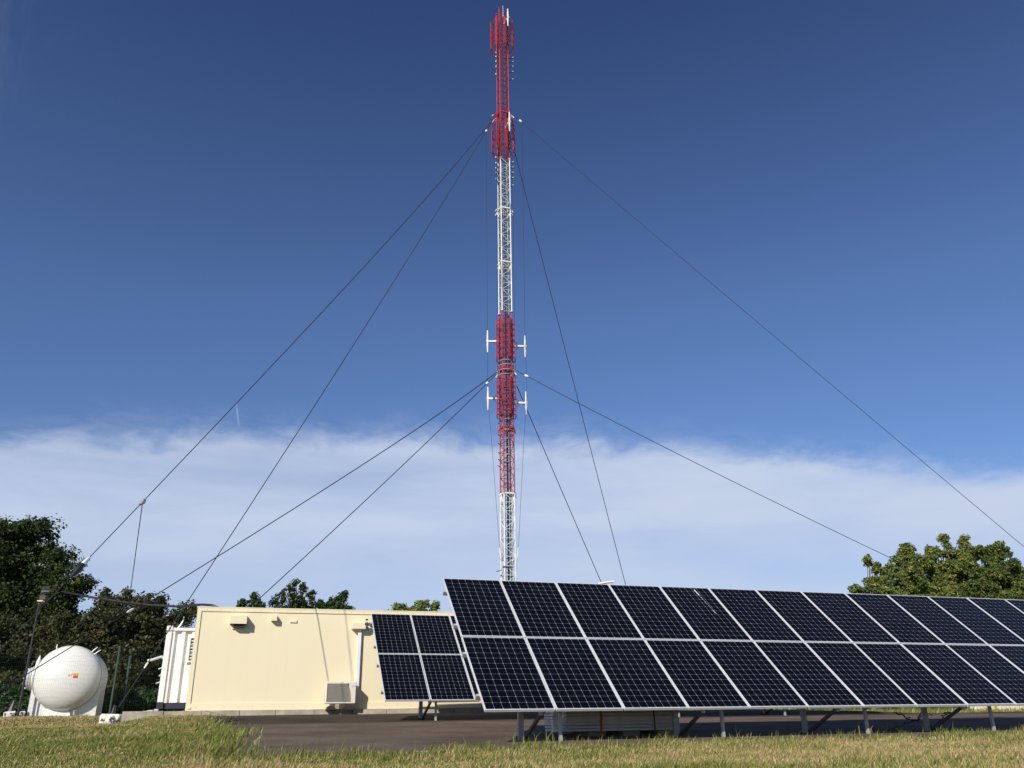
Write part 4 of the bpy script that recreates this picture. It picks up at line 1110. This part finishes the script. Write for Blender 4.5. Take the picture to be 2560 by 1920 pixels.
hed = [
 ('dark olive bush directly behind the round tank', [(60, 1640, 120, 90), (170, 1620, 110, 80), (120, 1700, 150, 70)], 33, 21, OL, 330),
 ('olive bush with thin bare top twigs between tank and container', [(290, 1590, 80, 72), (270, 1680, 110, 80), (250, 1540, 30, 20), (330, 1535, 34, 22), (262, 1498, 5, 22), (275, 1505, 8, 14), (312, 1502, 5, 20), (340, 1508, 5, 18), (365, 1510, 6, 18), (292, 1515, 8, 14)], 33, 22, OL, 330),
 ('brownish bush rising just left of the white container', [(400, 1590, 70, 62), (440, 1650, 80, 80), (360, 1690, 90, 70), (430, 1545, 34, 20), (385, 1530, 22, 14), (402, 1512, 6, 18), (452, 1526, 4, 16), (470, 1530, 5, 20), (484, 1525, 4, 18)], 34, 23, OL, 300),
 ('shaded low bush at the far left edge beside the floodlight pole', [(-100, 1660, 140, 100), (-20, 1700, 110, 70)], 32, 24, DK, 240)]
for lab, lb, y, sd, cl, nc in hed:
    tree('bush', lab, lobes_px(lb, y), base_at(lb[0][0], y), .11, int(nc*2.2), 60, cl, Gl, .42, seed=sd, cat='bush', trunk_r=.09)
tree('hedge', 'low clipped dark green hedge along the ground behind the tank', lobes_px([(u, 1765, 60, 38) for u in range(-200, 560, 45)], 30.5), base_at(150, 30), .10, 1500, 60, PN, None, .35, seed=31, cat='hedge', trunk_r=.04)
Gb = 'trees showing above the shelter roof'
tree('conifer', 'small green conifer top showing above the shelter roof at left', lobes_px([(624, 1540, 22, 18), (606, 1522, 5, 20), (622, 1512, 5, 22), (634, 1508, 5, 24), (645, 1514, 5, 20), (613, 1530, 6, 18), (655, 1530, 6, 16), (630, 1565, 30, 30)], 42), base_at(625, 42), .11, 200, 42, PN, Gb, .24, seed=41)
tree('broadleaf_tree', 'loose leafy tree with feathery top above the middle of the shelter roof', lobes_px([(738, 1515, 30, 30), (700, 1525, 22, 22), (775, 1520, 24, 22), (735, 1468, 8, 26), (805, 1525, 10, 24), (740, 1570, 70, 40), (706, 1490, 7, 20), (756, 1484, 8, 22), (778, 1492, 6, 16), (718, 1484, 7, 18), (690, 1505, 9, 12), (795, 1510, 7, 14)], 44), base_at(740, 44), .11, 420, 30, DK, Gb, .26, seed=42)
tree('conifer', 'rounded dark green treetop just left of the far solar array', lobes_px([(855, 1530, 22, 22), (866, 1545, 26, 26), (832, 1545, 24, 24), (857, 1490, 5, 16), (828, 1515, 8, 16), (845, 1508, 6, 12), (812, 1528, 7, 12)], 43), base_at(860, 43), .11, 240, 40, PN, Gb, .24, seed=43)
tree('broadleaf_tree', 'yellowish green round treetops above the shelter roof beside the near array', lobes_px([(995, 1520, 14, 18), (1018, 1532, 14, 12), (1036, 1530, 12, 12), (1057, 1518, 11, 16), (1084, 1524, 13, 16), (958, 1537, 6, 7), (1010, 1562, 60, 26), (978, 1536, 8, 10)], 55), base_at(1020, 55), .14, 380, 40, GR, Gb, .32, seed=44)
Gr = 'trees beyond the array at right'
tree('broadleaf_tree', 'sparse leafy tree with gaps, leftmost of the right hand trees', lobes_px([(2175, 1406, 12, 15), (2190, 1422, 9, 10), (2190, 1455, 24, 22), (2148, 1474, 20, 11), (2222, 1442, 15, 22), (2205, 1498, 42, 30)], 58), base_at(2190, 58), .15, 420, 48, GR, Gr, .30, seed=51)
tree('broadleaf_tree', 'leafy tree the lower right guy wire runs into', lobes_px([(2268, 1375, 16, 13), (2255, 1398, 20, 14), (2280, 1398, 16, 14), (2262, 1432, 36, 28), (2305, 1415, 20, 20), (2238, 1470, 26, 30), (2285, 1480, 50, 44)], 60), base_at(2270, 60), .15, 900, 48, GR, Gr, .34, seed=52)
tree('broadleaf_tree', 'tallest leafy tree with two tufts on top at right', lobes_px([(2362, 1347, 10, 9), (2368, 1366, 4, 12), (2406, 1350, 10, 9), (2414, 1366, 12, 10), (2340, 1378, 20, 14), (2380, 1384, 18, 14), (2330, 1400, 16, 12), (2420, 1388, 22, 20), (2350, 1425, 40, 26), (2400, 1425, 40, 30), (2360, 1490, 70, 45)], 61), base_at(2370, 61), .15, 1350, 50, GR, Gr, .36, seed=53)
tree('broadleaf_tree', 'broad dense dark green tree at the right edge', lobes_px([(2465, 1382, 24, 17), (2500, 1366, 11, 13), (2515, 1385, 18, 14), (2490, 1392, 22, 16), (2485, 1430, 52, 36), (2537, 1412, 12, 16), (2540, 1450, 28, 34), (2480, 1500, 80, 46), (2610, 1455, 50, 44)], 60), base_at(2490, 60), .15, 1900, 50, [(.065,.105,.026), (.125,.165,.040), (.24,.23,.045)], Gr, .38, seed=54)

wl = []
for i in range(60):
    a_ = -1.0 + 2.1*i/59; d_ = 78+6*math.sin(i*1.7); x_, y_ = d_*math.sin(a_), d_*math.cos(a_); z_ = gz(x_, y_)
    wl.append((Vector((x_, y_, z_+1.1+.3*math.sin(i*2.3))), 2.6, 1.5))
def wood():
    rg = np.random.default_rng(77); V = []; n = 60000
    ci = rg.integers(0, len(wl), n); e = rg.normal(size=(n, 3)); e /= np.linalg.norm(e, axis=1)[:, None]; rr = rg.random(n)**.4
    C = np.array([[*l[0]] for l in wl])[ci] + e*rr[:, None]*np.array([2.8, 2.8, 1.6]); C[:, 2] = np.maximum(C[:, 2], .2)
    t1 = rg.normal(size=(n, 3)); t1 /= np.linalg.norm(t1, axis=1)[:, None]; t2 = np.cross(t1, e); t2 /= np.linalg.norm(t2, axis=1)[:, None]
    V = np.stack([C-t1*.22, C-t2*.14, C+t1*.22, C+t2*.14], 1).reshape(-1, 3); k = np.arange(n)*4
    c = np.array(DK[0])*(.7+.8*rg.random((n, 1))); o = raw_mesh('undergrowth', V, np.stack([k, k+1, k+2, k+3], 1), M['leaf'], None, np.repeat(c, 4, 0), 4)
    tag(o, 'low dark belt of undergrowth far beyond the shelter and arrays', 'undergrowth', kind='stuff')
wood()
# ------------------------------------------------------------------ camera and render settings
cam = bpy.data.cameras.new('camera'); co = bpy.data.objects.new('camera', cam); col.objects.link(co)
mt = Matrix(((_R[0], _U[0], -_F[0], 0), (_R[1], _U[1], -_F[1], 0), (_R[2], _U[2], -_F[2], 0), (0, 0, 0, 1)))
co.matrix_world = mt; cam.sensor_width = 36; cam.lens = 36*FPX/2560; cam.clip_end = 3000; cam.clip_start = .05
scene.camera = co
scene.view_settings.view_transform = 'Standard'; scene.view_settings.look = 'None'; scene.view_settings.gamma = 1
scene.view_settings.exposure = 0
